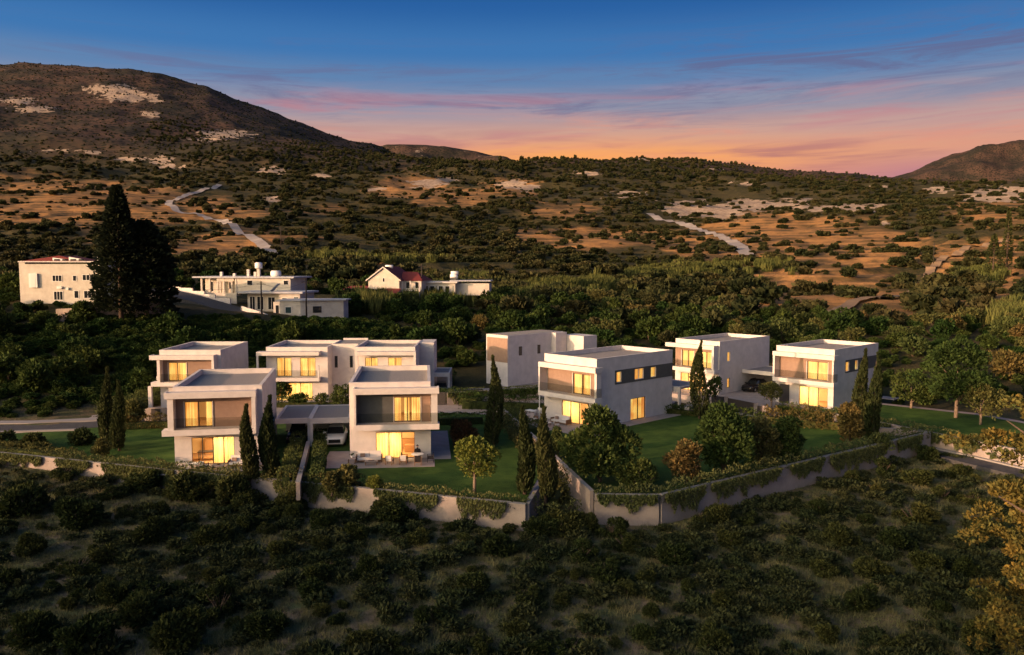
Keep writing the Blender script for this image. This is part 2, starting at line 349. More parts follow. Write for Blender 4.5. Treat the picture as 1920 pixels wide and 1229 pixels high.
def gz(x, y, detail=True):
    x = np.asarray(x, float); y = np.asarray(y, float)
    D = np.maximum(y, np.hypot(x, y)*.35); D = np.maximum(D, 1e-3)
    u = np.clip(960+F*x/D, -600, 2599.9); ui = (u+600)/20.; i = np.floor(ui).astype(int); fu = ui-i; i1 = np.minimum(i+1, 160)
    ld = np.log(D+20); j = np.clip(np.searchsorted(GL, ld)-1, 0, len(GL)-2); f = np.clip((ld-GL[j])/(GL[j+1]-GL[j]), 0, 1)
    # sweep linearly in depth inside a band
    f = np.clip((D-GD[j])/(GD[j+1]-GD[j]), 0, 1)
    z = (GZ[j, i]*(1-fu)+GZ[j, i1]*fu)*(1-f)+(GZ[j+1, i]*(1-fu)+GZ[j+1, i1]*fu)*f
    if detail:
        a = np.interp(D, [0, 60, 120, 200, 400, 800, 1400, 2000, 2800, 4000], [.5, .5, .4, 1.5, 6, 14, 22, 20, 26, 10])
        s = np.interp(D, [0, 100, 250, 500, 1000, 2000, 3000], [1/9., 1/12., 1/40., 1/90., 1/150., 1/260., 1/300.])
        # blend of two fixed scales, so the pattern keeps its place
        n1 = fbm(x/14., y/14., 4)-.5; n2 = fbm(x/70.+5, y/70.+3, 4)-.5; n3 = fbm(x/330.+2, y/330.+8, 5)-.5
        w1 = np.interp(D, [0, 130, 300, 600], [1, 1, .6, .2]); w2 = np.interp(D, [0, 130, 300, 900], [0, 0, 1, .6]); w3 = np.interp(D, [250, 700, 1500], [0, .7, 1])
        flat = np.interp(D, [0, 50, 66, 128, 160], [1, .7, .15, .3, 1])
        z = z + flat*(n1*w1*np.interp(D, [0, 200, 500], [1.1, 2.2, 5]) + n2*w2*np.interp(D, [130, 400, 1200, 3000], [2, 15, 30, 22]) + n3*w3*np.interp(D, [250, 800, 1500, 2000, 2400, 3000], [0, 34, 75, 32, 60, 20]))
        # farming terraces on the middle slope
        tw = np.interp(D, [210, 260, 620, 800], [0, 1, 1, 0])*np.clip((fbm(x/120+40, y/120, 2)-.42)*8, 0, 1)
        st = 2.6; q = z/st; fr = q-np.floor(q); z = z*(1-tw) + tw*st*(np.floor(q)+np.clip((fr-.62)/.38, 0, 1))
    return z
def ground_at(px, py):
    b = -(py-614.5)/F; d = np.array([(px-960)/F, cos(PITCH)+sin(PITCH)*b, -sin(PITCH)+cos(PITCH)*b]); t = np.exp(np.linspace(math.log(20), math.log(5000), 1400))
    x, y, z = d[0]*t, d[1]*t, H+d[2]*t; g = gz(x, y); hit = np.nonzero(z <= g)[0]
    k = hit[0] if len(hit) else len(t)-1
    return Vector((x[k], y[k], float(gz(x[k], y[k]))))
# ground cover patches: (px, py, rx, ry, strength) of bare straw-coloured earth, and of white marl
SOIL = [(60,395,150,38,1),(230,372,150,22,1),(330,395,160,26,.9),(400,462,110,26,1),(610,395,100,12,.5),(180,440,60,20,.6),(770,352,80,22,1),(850,370,90,18,.8),
    (960,350,60,20,.8),(1040,395,110,18,.6),(1120,450,170,22,.95),(1000,440,80,14,.8),(1260,455,70,16,1),(1420,430,90,40,1),(1520,455,140,42,1),(1640,460,110,30,.9),(1330,480,80,14,.8),
    (1560,530,190,26,1),(1500,560,150,18,.9),(1660,560,100,20,.9),(1790,490,70,40,1),(1870,500,70,60,1),(1740,620,70,22,.7),(1850,400,90,30,.7),(640,480,70,18,.6),(720,500,60,9,.5),(1870,560,60,40,.8),
    (40,330,90,16,.5),(1620,580,270,42,1),(1860,560,120,60,.9),(1480,515,70,20,.9),(1560,480,200,30,.9),(120,350,160,14,.7),(480,440,60,20,.7),(560,440,60,12,.4),(1650,405,70,14,.4),(1000,545,40,10,.6)]
ROCK = [(205,168,42,8,1),(240,182,45,9,1),(290,190,20,5,.6),(35,190,40,9,.55),(60,205,60,10,.4),(285,215,22,9,.6),(420,252,50,7,1),(390,262,40,5,.7),(305,302,24,8,1),(320,312,30,5,.9),(240,298,40,6,.6),(175,287,20,4,.8),
    (510,321,32,7,1),(602,329,20,5,.7),(800,345,35,9,.7),(835,338,30,6,.6),(960,345,30,10,.8),(990,352,30,7,.8),(735,277,6,2,.4),(1085,322,30,5,.5),(1180,365,60,9,.35),(1290,392,55,16,.8),(1350,396,60,14,.95),
    (1400,385,50,12,.9),(1460,385,60,8,.9),(1500,378,30,6,.8),(1590,391,60,7,1),(1640,388,20,6,.8),(1660,418,12,5,.8),(1880,362,60,9,1),(1860,372,60,8,.9),(1905,356,40,6,1),(1400,345,40,5,.5),(1210,300,30,4,.5),(1110,325,30,6,.3),
    (1760,355,50,10,.4),(515,372,30,9,.6),(100,283,60,5,.4),(1650,350,40,5,.4),(700,355,30,6,.4),(1340,318,30,4,.35)]
def masks(x, y, z):
    u, v = px_of(x, y, z); n = (fbm(x/25., y/25., 4)-.5)*1.6; n2 = (fbm(x/9.+3, y/9., 3)-.5)*1.6
    s = np.zeros_like(u); r = np.zeros_like(u)
    for a, b, rx, ry, k in SOIL: s = np.maximum(s, k*np.clip(1.5-np.hypot((u-a)/rx, (v-b)/ry)*1.1+n, 0, 1))
    for a, b, rx, ry, k in ROCK: r = np.maximum(r, np.clip(1.5-np.hypot((u-a)/rx, (v-b)/ry)*1.1+n*.6+n2*1.0-(1-k)*.9, 0, 1))
    return np.clip(s, 0, 1), np.clip(r*1.5, 0, 1)
th = np.concatenate([np.tan(np.radians(np.linspace(-66, -40, 40)))[:-1], np.linspace(-.84, .84, 620), np.tan(np.radians(np.linspace(40, 66, 40)))[1:]])
ds = [9.]
while ds[-1] < 4600: ds.append(ds[-1]+max(.6, .0075*ds[-1]))
ds = np.array(ds); TT, DD = np.meshgrid(th, ds); GX = TT*DD; GY = DD; GZZ = gz(GX, GY)
V_ = np.stack([GX, GY, GZZ], -1).reshape(-1, 3); nr, nc = GX.shape
idx = np.arange(nr*nc).reshape(nr, nc); Fq = np.stack([idx[:-1, :-1], idx[:-1, 1:], idx[1:, 1:], idx[1:, :-1]], -1).reshape(-1, 4)
# ground material: dry soil / straw, marl and low scrub speckle, all from attributes and position
m = bpy.data.materials.new('ground_earth'); m.use_nodes = True; t = m.node_tree; b = t.nodes['Principled BSDF']; nd = t.nodes; lk = t.links
b.inputs['Roughness'].default_value = .95; b.inputs['Specular IOR Level'].default_value = .1
g = nd.new('ShaderNodeNewGeometry')
def tno(scale, det=6, ro=.6, typ='ShaderNodeTexNoise', stretch=None):
    n = nd.new(typ); n.inputs['Scale'].default_value = scale; src = g.outputs['Position']
    if stretch:
        mp = nd.new('ShaderNodeMapping'); mp.inputs['Scale'].default_value = stretch; lk.new(src, mp.inputs[0]); src = mp.outputs[0]
    lk.new(src, n.inputs['Vector'])
    if typ == 'ShaderNodeTexNoise': n.inputs['Detail'].default_value = det; n.inputs['Roughness'].default_value = ro
    return n.outputs[0]
def mrange(f, a, b_, c=0., d=1.):
    n = nd.new('ShaderNodeMapRange'); n.interpolation_type = 'SMOOTHSTEP'; lk.new(f, n.inputs[0])
    for k, v in zip((1, 2, 3, 4), (a, b_, c, d)): n.inputs[k].default_value = v
    return n.outputs[0]
def mmul(a, b_, op='MULTIPLY'):
    n = nd.new('ShaderNodeMath'); n.operation = op
    for k, v in enumerate((a, b_)):
        if isinstance(v, (int, float)): n.inputs[k].default_value = v
        else: lk.new(v, n.inputs[k])
    return n.outputs[0]
def attr(n_): n = nd.new('ShaderNodeAttribute'); n.attribute_name = n_; return n.outputs['Fac']
soil = attr('soil'); rock = mrange(mmul(mmul(attr('rock'), mmul(mmul(tno(.07, 8, .75), -.5, 'ADD'), 1.5), 'ADD'), mmul(mmul(tno(1., 6, .7, stretch=(.03, .03, .30)), -.5, 'ADD'), 2.2), 'ADD'), .52, .66); fore = attr('fore'); far_ = attr('far')
scr = mixc(nd, lk, mrange(tno(.03), .35, .65), (.085, .066, .028), (.052, .050, .022))
scr = mixc(nd, lk, mrange(tno(.35, 5, .7), .40, .62), scr, (.030, .032, .014))
so_ = mixc(nd, lk, mrange(tno(.05), .35, .65), (.42, .215, .080), (.31, .170, .075))
so_ = mixc(nd, lk, mrange(tno(.12, 8, .7), .45, .7, 0, .6), so_, (.13, .085, .045))
c = mixc(nd, lk, mrange(mmul(soil, mmul(mmul(tno(.06, 7, .7), -.5, 'ADD'), 1.3), 'ADD'), .2, .7), scr, so_)
sepz = nd.new('ShaderNodeSeparateXYZ'); lk.new(g.outputs['Position'], sepz.inputs[0])
frz = mmul(mmul(sepz.outputs[2], mmul(tno(.02), .9), 'ADD'), 1/2.6); frn = nd.new('ShaderNodeMath'); frn.operation = 'FRACT'; lk.new(frz, frn.inputs[0])
str_ = mmul(mmul(mrange(frn.outputs[0], .12, .3), mrange(frn.outputs[0], .95, .8)), mrange(tno(.05, 5), .4, .6, .1, .75))
c = mixc(nd, lk, mmul(str_, mmul(mmul(fore, -1., ), 1., 'ADD')), c, (.075, .060, .028))
# far scrub: dark dots of single shrubs on paler ground
vo = nd.new('ShaderNodeTexVoronoi'); vo.inputs['Scale'].default_value = .085; lk.new(g.outputs['Position'], vo.inputs['Vector'])
dots = mrange(vo.outputs['Distance'], .28, .52)
farc = mixc(nd, lk, dots, (.016, .018, .013), mixc(nd, lk, mrange(tno(.006, 5), .38, .62), (.095, .058, .042), (.040, .034, .026)))
c = mixc(nd, lk, mmul(far_, mmul(soil, -1., 'ADD') if False else 1.0), c, farc)
fo = mixc(nd, lk, mrange(tno(.55, 7, .65), .38, .60), (.25, .19, .125), (.115, .135, .062))
fo = mixc(nd, lk, mrange(tno(2.4, 5, .7), .5, .7, 0, .7), fo, (.07, .06, .04))
c = mixc(nd, lk, fore, c, fo)
ro = mixc(nd, lk, mrange(tno(.25, 6, .7), .35, .7), (.47, .36, .27), (.24, .17, .12))
c = mixc(nd, lk, rock, c, ro); lk.new(c, b.inputs['Base Color'])
bp = nd.new('ShaderNodeBump'); bp.inputs['Strength'].default_value = .6; bp.inputs['Distance'].default_value = 1.5; lk.new(tno(.5, 8, .7), bp.inputs['Height'])
bq = nd.new('ShaderNodeBump'); bq.inputs['Strength'].default_value = .9; bq.inputs['Distance'].default_value = .12; lk.new(tno(5., 8, .75), bq.inputs['Height'])
lk.new(bp.outputs[0], bq.inputs['Normal']); lk.new(bq.outputs[0], b.inputs['Normal']); M['ground'] = m
me = raw_mesh('ground', V_, Fq, 'ground', True)
S_, K_ = masks(V_[:, 0], V_[:, 1], V_[:, 2])
def set_attr(me, n_, a): q = me.attributes.new(n_, 'FLOAT', 'POINT'); q.data.foreach_set('value', np.asarray(a, np.float32))
dd = V_[:, 1]
set_attr(me, 'soil', S_); set_attr(me, 'rock', K_); set_attr(me, 'fore', np.interp(dd, [80, 105], [1, 0])); set_attr(me, 'far', np.interp(dd, [1300, 1700], [0, 1]))
link('ground', me, kind='structure')

# distant mountains
def mountain(name, D, us, ys, depth, seed):
    uu = np.linspace(us[0], us[-1], 160); top = y2z(np.interp(uu, us, ys), D); rows = 40; V2 = []
    for k in range(rows):
        f = k/(rows-1); yy = D+depth*(f-1); hgt = -60+(top+60)*np.sin(f*pi/2)**1.15
        x = (uu-960)/F*yy; n = (fbm(x/300.+seed, np.full_like(x, yy)/300., 5)-.5)*160*np.sin(f*pi)**.6
        V2.append(np.stack([x, np.full_like(x, yy), hgt+n], -1))
    for k in range(6):
        f = k/5; yy = D+10+depth*.8*f; x = (uu-960)/F*yy; V2.append(np.stack([x, np.full_like(x, yy), top*(1-f)-60*f], -1))
    V2 = np.array(V2); r, c_ = V2.shape[:2]; ix = np.arange(r*c_).reshape(r, c_); f4 = np.stack([ix[:-1, :-1], ix[:-1, 1:], ix[1:, 1:], ix[1:, :-1]], -1).reshape(-1, 4)
    me = raw_mesh(name, V2.reshape(-1, 3), f4, 'ground', True); n = r*c_
    set_attr(me, 'soil', np.zeros(n)); v3 = V2.reshape(-1, 3); set_attr(me, 'rock', np.clip((fbm(v3[:, 0]/60, v3[:, 2]/22, 4)-.6)*6, 0, .6)*(seed > 5)); set_attr(me, 'fore', np.zeros(n)); set_attr(me, 'far', np.ones(n))
    link(name, me, kind='structure')
mountain('mountain', 6000, [1640,1700,1730,1780,1830,1870,1920,2000,2150,2400], [345,332,318,300,285,281,271,262,280,330], 2300, 3)
mountain('mountain', 4600, [660,700,730,760,800,840,880,920,960], [300,282,273,271,272,276,283,291,300], 1200, 9)

# unseen slope added behind and left of viewpoint, brow shaped to shade foreground
xs = np.linspace(-420, 260, 120); ys = np.linspace(-160, 14, 60); XX, YY = np.meshgrid(xs, ys)
hh = np.interp(XX, [-420, -230, -90, -72, 40, 260], [19, 20.7, 20.7, 7.5, 6.5, 4])  # brow height set for its shade, dropped where sunlight should pass
ZZ = -3.2+(hh+3.2)*(1-np.clip((YY+22)/26, 0, 1)**1.0*1.0)*1.0 + (fbm(XX/20, YY/20, 3)-.5)*1.5*(YY < 0)
ZZ = np.where(YY > 6, -3.3, ZZ); V2 = np.stack([XX, YY, ZZ], -1); ix = np.arange(XX.size).reshape(XX.shape)
me = raw_mesh('hillside', V2.reshape(-1, 3), np.stack([ix[:-1, :-1], ix[:-1, 1:], ix[1:, 1:], ix[1:, :-1]], -1).reshape(-1, 4), 'ground', True)
n = XX.size; set_attr(me, 'soil', np.zeros(n)); set_attr(me, 'rock', np.zeros(n)); set_attr(me, 'fore', np.ones(n)); set_attr(me, 'far', np.zeros(n))
link('hillside', me, kind='structure')

# ------------------------------------------------------------------ terraces, lawns, roads
P1 = [(-80, 86), (-46, 74.5), (-28.1, 68.2), (-11.5, 62.8), (1.0, 58.5), (3.3, 70.5), (2.4, 78), (-1.5, 96.5), (-2, 116), (-46, 112), (-60, 96), (-80, 96)]
P2 = [(6.1, 60.2), (10.7, 60.0), (41.6, 82.6), (28.5, 90.6), (17.6, 98.2), (21.0, 104.5), (12, 124), (-2, 124), (-1.5, 96.5), (2.4, 78)]
P3 = [(25.8, 106.5), (30.6, 98.6), (32.3, 100.0), (38.3, 92.8), (45.6, 78.9), (52, 66), (64, 75), (55, 96), (46, 104), (40, 128), (21, 128), (21, 112)]
for i, P in enumerate((P1, P2, P3)):
    MB().poly([(p[0], p[1]) for p in P], -3.4, 0.0).build('terrace_ground', 'paving', kind='structure')
def sheet(name, pts, z, th_, m_, **k): return MB().poly([tuple(p[:2]) for p in pts], z-th_, z).build(name, m_, kind='structure', **k)
def inset(P, d):
    n = len(P); cx = sum(p[0] for p in P)/n; cy = sum(p[1] for p in P)/n
    return [(p[0]+(cx-p[0])*d/math.hypot(cx-p[0], cy-p[1]), p[1]+(cy-p[1])*d/math.hypot(cx-p[0], cy-p[1])) for p in P]
sheet('lawn', [(-60, 80), (-46, 75.3), (-28.1, 69), (-11.4, 63.5), (.9, 59.4), (2.8, 70.5), (1.8, 78), (-2, 95), (-8, 96.5), (-24, 92), (-40, 92), (-52, 84)], .03, .02, 'lawn')
sheet('lawn', [(6.6, 61), (10.6, 60.9), (40.3, 82.4), (28, 90), (17.2, 97.4), (15, 97), (2, 84), (-1, 96), (-1, 92), (2.9, 78)], .03, .02, 'lawn')
sheet('lawn', [(34.2, 98.2), (38.6, 93.2), (45.5, 79.8), (51.6, 67.5), (63, 75), (54, 95), (45, 103), (42, 103)], .03, .02, 'lawn')
def ribbon(name, pts, width, m_, lift=.0, th_=None, kind='structure', drape=False, **k):
    P = [Vector(p) for p in pts]; Q = []
    for a, b_ in zip(P, P[1:]):
        n = max(1, int((b_-a).length/ (2.0 if not drape else max(2., (b_-a).length/30))));
        for i in range(n): Q.append(a.lerp(b_, i/n))
    Q.append(P[-1]); Vv = []
    for i, q in enumerate(Q):
        d = (Q[min(i+1, len(Q)-1)]-Q[max(i-1, 0)]); d.z = 0; d.normalize(); nrm = Vector((-d.y, d.x, 0)); wd = width(i/len(Q)) if callable(width) else width
        for s in (-1, 1):
            p = q+nrm*s*wd/2
            if drape: p.z = float(gz(p.x, p.y))+lift
            else: p.z = q.z+lift
            Vv.append(p)
    Fs = [(2*i, 2*i+1, 2*i+3, 2*i+2) for i in range(len(Q)-1)]
    if th_:
        n = len(Vv); Vv += [p-Vector((0, 0, th_)) for p in Vv]; Fs = Fs+[(2*i, 2*i+2, 2*i+2+n, 2*i+n) for i in range(len(Q)-1)]+[(2*i+3, 2*i+1, 2*i+1+n, 2*i+3+n) for i in range(len(Q)-1)]
    mb = MB().add(Vv, Fs); return mb.build(name, m_, kind=kind, **k)
ribbon('road', [(-95, 86.5, .02), (-70, 86.5, .05), (-53, 87, .06), (-46.5, 88.6, .07), (-41, 91, .07)], 3.6, 'asphalt', .02, .5)
ribbon('pavement', [(-95, 89.4, .02), (-70, 89.4, .05), (-53, 90, .06), (-46.5, 91.8, .07)], 1.5, 'kerb', .12, .5)
ribbon('pavement', [(-60, 84.5, .02), (-53, 84.8, .06), (-46, 86, .07)], .5, 'kerb', .12, .5)
ribbon('road', [(20.5, 103.5, -.75), (24.5, 99.5, -.8), (29.5, 94.4, -.9), (36, 89.5, -1.0), (42.3, 83.2, -1.1), (47.5, 73, -1.25), (56, 58, -1.5)], 5.2, 'asphalt', 0, .4)
ribbon('pavement', [(22.5, 105.8, -.75), (26.6, 102.4, -.8), (31.4, 96.9, -.9), (37.4, 91.4, -1.0), (44.6, 79.8, -1.15), (50, 69, -1.3)], 1.1, 'kerb', .13, .4)
# ------------------------------------------------------------------ windows and houses
def window(parent, axis, c, a0, a1, z0, z1, lit=True, panels=2, inside=1, curtain=None, depth=.12, fm='dark_metal', glass=None, sill=False):
    """window in a wall: axis 'v' = wall runs along x at y=c; 'u' = wall runs along y at x=c. inside = direction of the room."""
    f = MB(); t_ = .055; lo, hi = sorted((c+.04*inside, c+(.04+.09)*inside))
    def bx(mb, p0, p1, q0, q1, r0, r1):
        if axis == 'v': mb.box(p0, p1, q0, q1, r0, r1)
        else: mb.box(q0, q1, p0, p1, r0, r1)
    e = .003
    bx(f, a0+e, a1-e, lo, hi, z0+e, z0+t_); bx(f, a0+e, a1-e, lo, hi, z1-t_, z1-e)
    for k in range(panels+1):
        x = a0+(a1-a0)*k/panels; x0 = max(x-t_*.7, a0+e); x1 = min(x+t_*.7, a1-e); bx(f, x0, x1, lo, hi, z0+t_, z1-t_)
    fr = f.build('window', fm, parent)
    g = MB(); lo2, hi2 = sorted((c+.075*inside, c+.085*inside))
    for k in range(panels):
        x0 = a0+(a1-a0)*k/panels+t_*.7; x1 = a0+(a1-a0)*(k+1)/panels-t_*.7; p = MB(); bx(p, x0+.001, x1-.001, lo2, hi2, z0+t_, z1-t_); p.build('pane', glass or 'pane', fr)
    if lit:
        rr = random.Random(int(abs(a0*97+z0*31+c*13)*10)); spans = curtain or [(a0, a1)]
        for s0, s1 in spans:
            mb = MB(); n = max(8, int((s1-s0)*22)); top = []; ph = rr.random()*6; cy = c+.21*inside
            for k in range(n+1):
                a = s0+(s1-s0)*k/n; w_ = .04*sin(a*26+ph)+.02*sin(a*61+ph*2); top.append((a, cy+w_))
            vs_ = [((a, q) if axis == 'v' else (q, a))+(z1+.02,) for a, q in top]+[((a, q) if axis == 'v' else (q, a))+(z0+.03,) for a, q in top]
            mb.add(vs_, [(k, k+1, k+n+2, k+n+1) for k in range(n)], 0, True); mb.build('curtain', 'curtain', fr)
    return fr
def room(parent, u0, u1, v0, v1, z0, z1, power=60):
    """lined lit room behind an opening"""
    mb = MB(); mb.box(u0, u1, v1, v1+.05, z0, z1); mb.box(u0-.05, u0, v0, v1, z0, z1); mb.box(u1, u1+.05, v0, v1, z0, z1)
    mb.build('room_wall', 'room', parent)
    MB().box(u0, u1, v0, v1, z0-.04, z0-.0).build('room_floor', 'room_wood', parent)
    MB().box(u0, u1, v0, v1, z1, z1+.04).build('room_ceiling', 'white_paint', parent)
    ld = bpy.data.lights.new('room_lamp', 'AREA'); ld.energy = power; ld.color = (1, .70, .36); ld.shape = 'SQUARE'; ld.size = 1.2
    lo = bpy.data.objects.new('room_lamp', ld); C.objects.link(lo); lo.parent = parent; lo.location = ((u0+u1)/2, v0+1.3, z1-.12)
    MB().box((u0+u1)/2-.5, (u0+u1)/2+.5, v0+.9, v0+1.7, z1-.08, z1-.002).build('ceiling_lamp', 'white_paint', parent)

def villa(px, py, T, ang, label, W=7.3, D=12.5, fas=(-.5, 7.0), slab=None, legs=(), upwin=((3.9, 6.3),), lowwin=(2.3, 5.7, 3), clad='clad_brown',
          cladspan=None, side=None, sidewins=(), lowcurt=None, rail=True, wall_v=0., upcurt=None, dark_span=None, extra=None, zoff=0., rail_span=None):
    o = at(px, py, T); root = empty('villa', (o.x, o.y, zoff), R(ang), label, 'house', 'new white villas of the estate'); slab = slab or fas
    t = .25; zl0, zl1 = 2.86, 3.36; zf0, zf1 = 6.06, 6.60
    low = (lowwin[0], lowwin[1], .06, 2.46); ups = [(a, b, 3.40, 5.62) for a, b in upwin]
    MB().wall('v', 0, t, 0, W, 0, T, [low]+ups).build('front_wall', 'plaster', root)
    sh = [(s[0], s[1], s[2], s[3]) for s in sidewins]
    MB().wall('u', W-t, W, t, D, 0, T, sh).build('side_wall', 'plaster', root)
    MB().wall('u', 0, t, t, D, 0, T).build('side_wall', 'plaster', root)
    MB().box(t, W-t, D-t, D, 0, T).build('back_wall', 'plaster', root)
    MB().box(t, W-t, t, D-t, T-.62, T-.45).build('roof', 'roof_gravel', root)
    cp = MB()
    for a in ((-.02, W+.02, -.02, t+.02), (-.02, W+.02, D-t-.02, D+.02), (-.02, t+.02, t+.02, D-t-.02), (W-t-.02, W+.02, t+.02, D-t-.02)): cp.box(*a, T, T+.045)
    cp.build('parapet_cap', 'plaster', root)
    MB().box(fas[0], fas[1], -1.2, -.002, zf0, zf1-.06).build('canopy', 'plaster', root)
    ed = MB(); ed.box(fas[0], fas[1], -1.2, -1.06, zf1-.06, zf1); ed.box(fas[0], fas[0]+.14, -1.06, -.002, zf1-.06, zf1); ed.box(fas[1]-.14, fas[1], -1.06, -.002, zf1-.06, zf1); ed.build('canopy_rim', 'plaster', root)
    MB().box(slab[0], slab[1], -1.2, -.002, zl0, zl1).build('balcony_slab', 'plaster', root)
    for (a, b_, v0) in legs: MB().box(a, b_, v0, -.002, zl1, zf0).build('balcony_cheek', 'plaster', root)
    if clad:
        cs = cladspan or (.02, W-.6); MB().wall('v', -.03, -.003, cs[0], cs[1], zl1+.002, zf0-.002, ups).build('cladding_panel', clad, root)
    if dark_span: MB().wall('v', -.07, -.032, dark_span[0], dark_span[1], zl1+.002, zf0-.002, ups).build('shutter_panel', 'clad_grey', root)
    rs = rail_span or (slab[0]+.08, slab[1]-.08)
    if rail:
        inner = [a for a in legs if a[2] < -1]
        r0 = max([rs[0]]+[l[1]+.01 for l in inner if l[0] < W/2]); r1 = min([rs[1]]+[l[0]-.01 for l in inner if l[0] > W/2])
        g = MB().box(r0, r1, -1.13, -1.115, zl1, zl1+1.0)
        if not any(l[0] < W/2 for l in inner): g.box(r0, r0+.015, -1.11, -.03, zl1, zl1+1.0)
        if not any(l[0] > W/2 for l in inner): g.box(r1-.015, r1, -1.11, -.03, zl1, zl1+1.0)
        bl = g.build('balustrade', 'rail_glass', root)
    for k_, (a, b_) in enumerate(upwin):
        window(root, 'v', 0, a, b_, 3.40, 5.62, curtain=upcurt if k_ == 0 else None)
        MB().box(a-.07, a-.001, -.09, -.034, 3.38, 5.66).build('window_surround', 'plaster', root); MB().box(b_+.001, b_+.07, -.09, -.034, 3.38, 5.66).build('window_surround', 'plaster', root)
    window(root, 'v', 0, low[0], low[1], low[2], low[3], panels=lowwin[2], curtain=lowcurt)
    room(root, .35, W-.45, t+.03, 4.6, 3.42, 5.95, 45); room(root, .35, W-.45, t+.03, 4.6, .08, 2.7, 130)
    MB().box(-.25, W+.25, -.3, -.0, -.02, .055).build('plinth', 'paving', root)
    return root
def furnish_room(root, kind, u0):
    f = empty('room_furniture', (0, 0, 0)); f.parent = root; 
    if kind == 'table':
        mb = MB().box(u0, u0+1.7, 1.3, 2.1, .80, .86)
        for x in (u0+.1, u0+1.55):
            for y in (1.4, 2.0): mb.box(x-.03, x+.03, y-.03, y+.03, .1, .80)
        mb.build('dining_table', 'dark_metal', root); MB().box(u0+.5, u0+2.0, 4.48, 4.58, 1.5, 2.15).build('picture', 'room_wood', root); MB().box(u0+.2, u0+1.1, 3.8, 4.4, .1, 1.5).build('cabinet', 'room_wood', root)
    else:
        MB().box(u0-.6, u0+1.2, 3.9, 4.5, .1, .95).build('kitchen_counter', 'room_wood', root); MB().box(u0-.7, u0+.9, 4.15, 4.55, 1.65, 2.3).build('wall_cupboard', 'curtain', root)  # cupboard shares the curtain material, its glow put in as emission
        MB().box(u0-.1, u0+.9, 2.2, 2.8, .1, .75).build('armchair', 'room_wood', root)
    bpy.data.objects.remove(f)

A = villa(323.9, 726.8, 6.9, 10.4, 'front left villa, wide unlit brown loggia wall, sofa terrace behind the hedge and two cypresses', W=7.4, D=12.1, fas=(-.5, 7.0), slab=(-.75, 6.95),
    legs=((-.28, .2, -1.05), (6.62, 6.95, -1.17)), upwin=((.92, 3.2),), upcurt=[(.92, 1.95), (2.65, 3.2)], lowwin=(1.4, 4.95, 4), lowcurt=[(3.1, 4.95)])
furnish_room(A, 'table', 1.6)
B = villa(654.4, 718.7, 6.95, 6, 'middle front villa with dark grey loggia panel, white sofas and round table on its terrace', W=7.2, D=12.1, fas=(.45, 7.95), slab=(.5, 7.95),
    legs=((.47, .66, -1.17), (7.25, 7.8, -.9)), upwin=((3.95, 6.3),), upcurt=[(3.95, 4.55), (4.85, 5.3), (5.5, 6.3)], lowwin=(2.3, 5.75, 3), clad='clad_brown', cladspan=(.6, 7.18), dark_span=(.68, 3.85), lowcurt=[(2.35, 4.55)])
furnish_room(B, 'kitchen', 4.9)
E_ = villa(298.6, 657.3, 7.1, 1, 'leftmost villa of the back row, half hidden behind the front left villa', W=7.35, D=11, fas=(-.75, 6.9), slab=(-.65, 6.95),
    legs=((.08, .42, -1.05), (6.62, 6.92, -1.17)), upwin=((1.05, 3.2),), lowwin=(4.4, 6.4, 2), cladspan=(.02, 6.6))
MB().box(-2.3, -.002, 4.5, 8.5, 2.86, 3.3).build('side_balcony_slab', 'plaster', E_); MB().box(-1.1, -.7, -1.0, -.6, 0, 2.85).build('pier', 'plaster', E_)
Cc = villa(1021, 663.5, 7.4, -46.6, 'large corner villa right of centre with long plain side wall carrying a dark window band', W=7.75, D=13.6, fas=(.19, 8.6), slab=(.19, 8.6),
    legs=((.19, .4, -1.17), (8.1, 8.4, -.75)), upwin=((4.4, 6.95),), upcurt=[(4.4, 5.6), (5.85, 6.95)], lowwin=(2.7, 6.6, 3), lowcurt=[(2.75, 5.3)], cladspan=(.5, 8.05),
    sidewins=((3.3, 4.15, 4.58, 5.75), (6.45, 8.1, 4.58, 5.80), (9.4, 10.4, 4.58, 5.75), (5.85, 8.5, .05, 2.5)))
Dd = villa(1456, 648.4, 7.2, -46.6, 'rightmost villa with loggia and dark window band, cypress pair at its right corner', W=7.6, D=12.4, fas=(.14, 8.15), slab=(.19, 8.15),
    legs=((.19, .45, -1.17), (7.75, 7.95, -.9)), upwin=((4.2, 6.85),), lowwin=(3.2, 6.9, 3), lowcurt=[(3.25, 5.7)], cladspan=(.5, 7.55),
    sidewins=((3.0, 4.0, 4.3, 5.5), (5.6, 6.5, 4.3, 5.5), (7.6, 8.6, 4.3, 5.5), (6.0, 7.4, .2, 2.4)))
Gg = villa(1267, 635.2, 7.1, -46.6, 'villa behind the lone dark cypress, between the corner villa and the rightmost one', W=7.1, D=13, fas=(-.88, 6.95), slab=(.3, 7.1),
    legs=((6.65, 6.95, -1.17),), upwin=((1.1, 3.1), (4.2, 5.9)), lowwin=(.9, 4.6, 3), cladspan=(.02, 6.6), sidewins=((1.95, 2.65, 4.3, 5.6), (2.0, 2.65, .7, 2.0)))
def band(root, W, v0, v1, z0, z1, holes):     # dark cladding strip round the upper side windows
    mb = MB().wall('u', W+.003, W+.05, v0, v1, z0, z1, holes); mb.build('window_band', 'clad_grey', root)
def side_windows(root, W, ws, lit=True):
    for (a, b_, z0, z1) in ws:
        window(root, 'u', W, a, b_, z0, z1, inside=-1, panels=2 if b_-a > 1.4 else 1, fm='white_paint' if z0 > 3 else 'dark_metal')
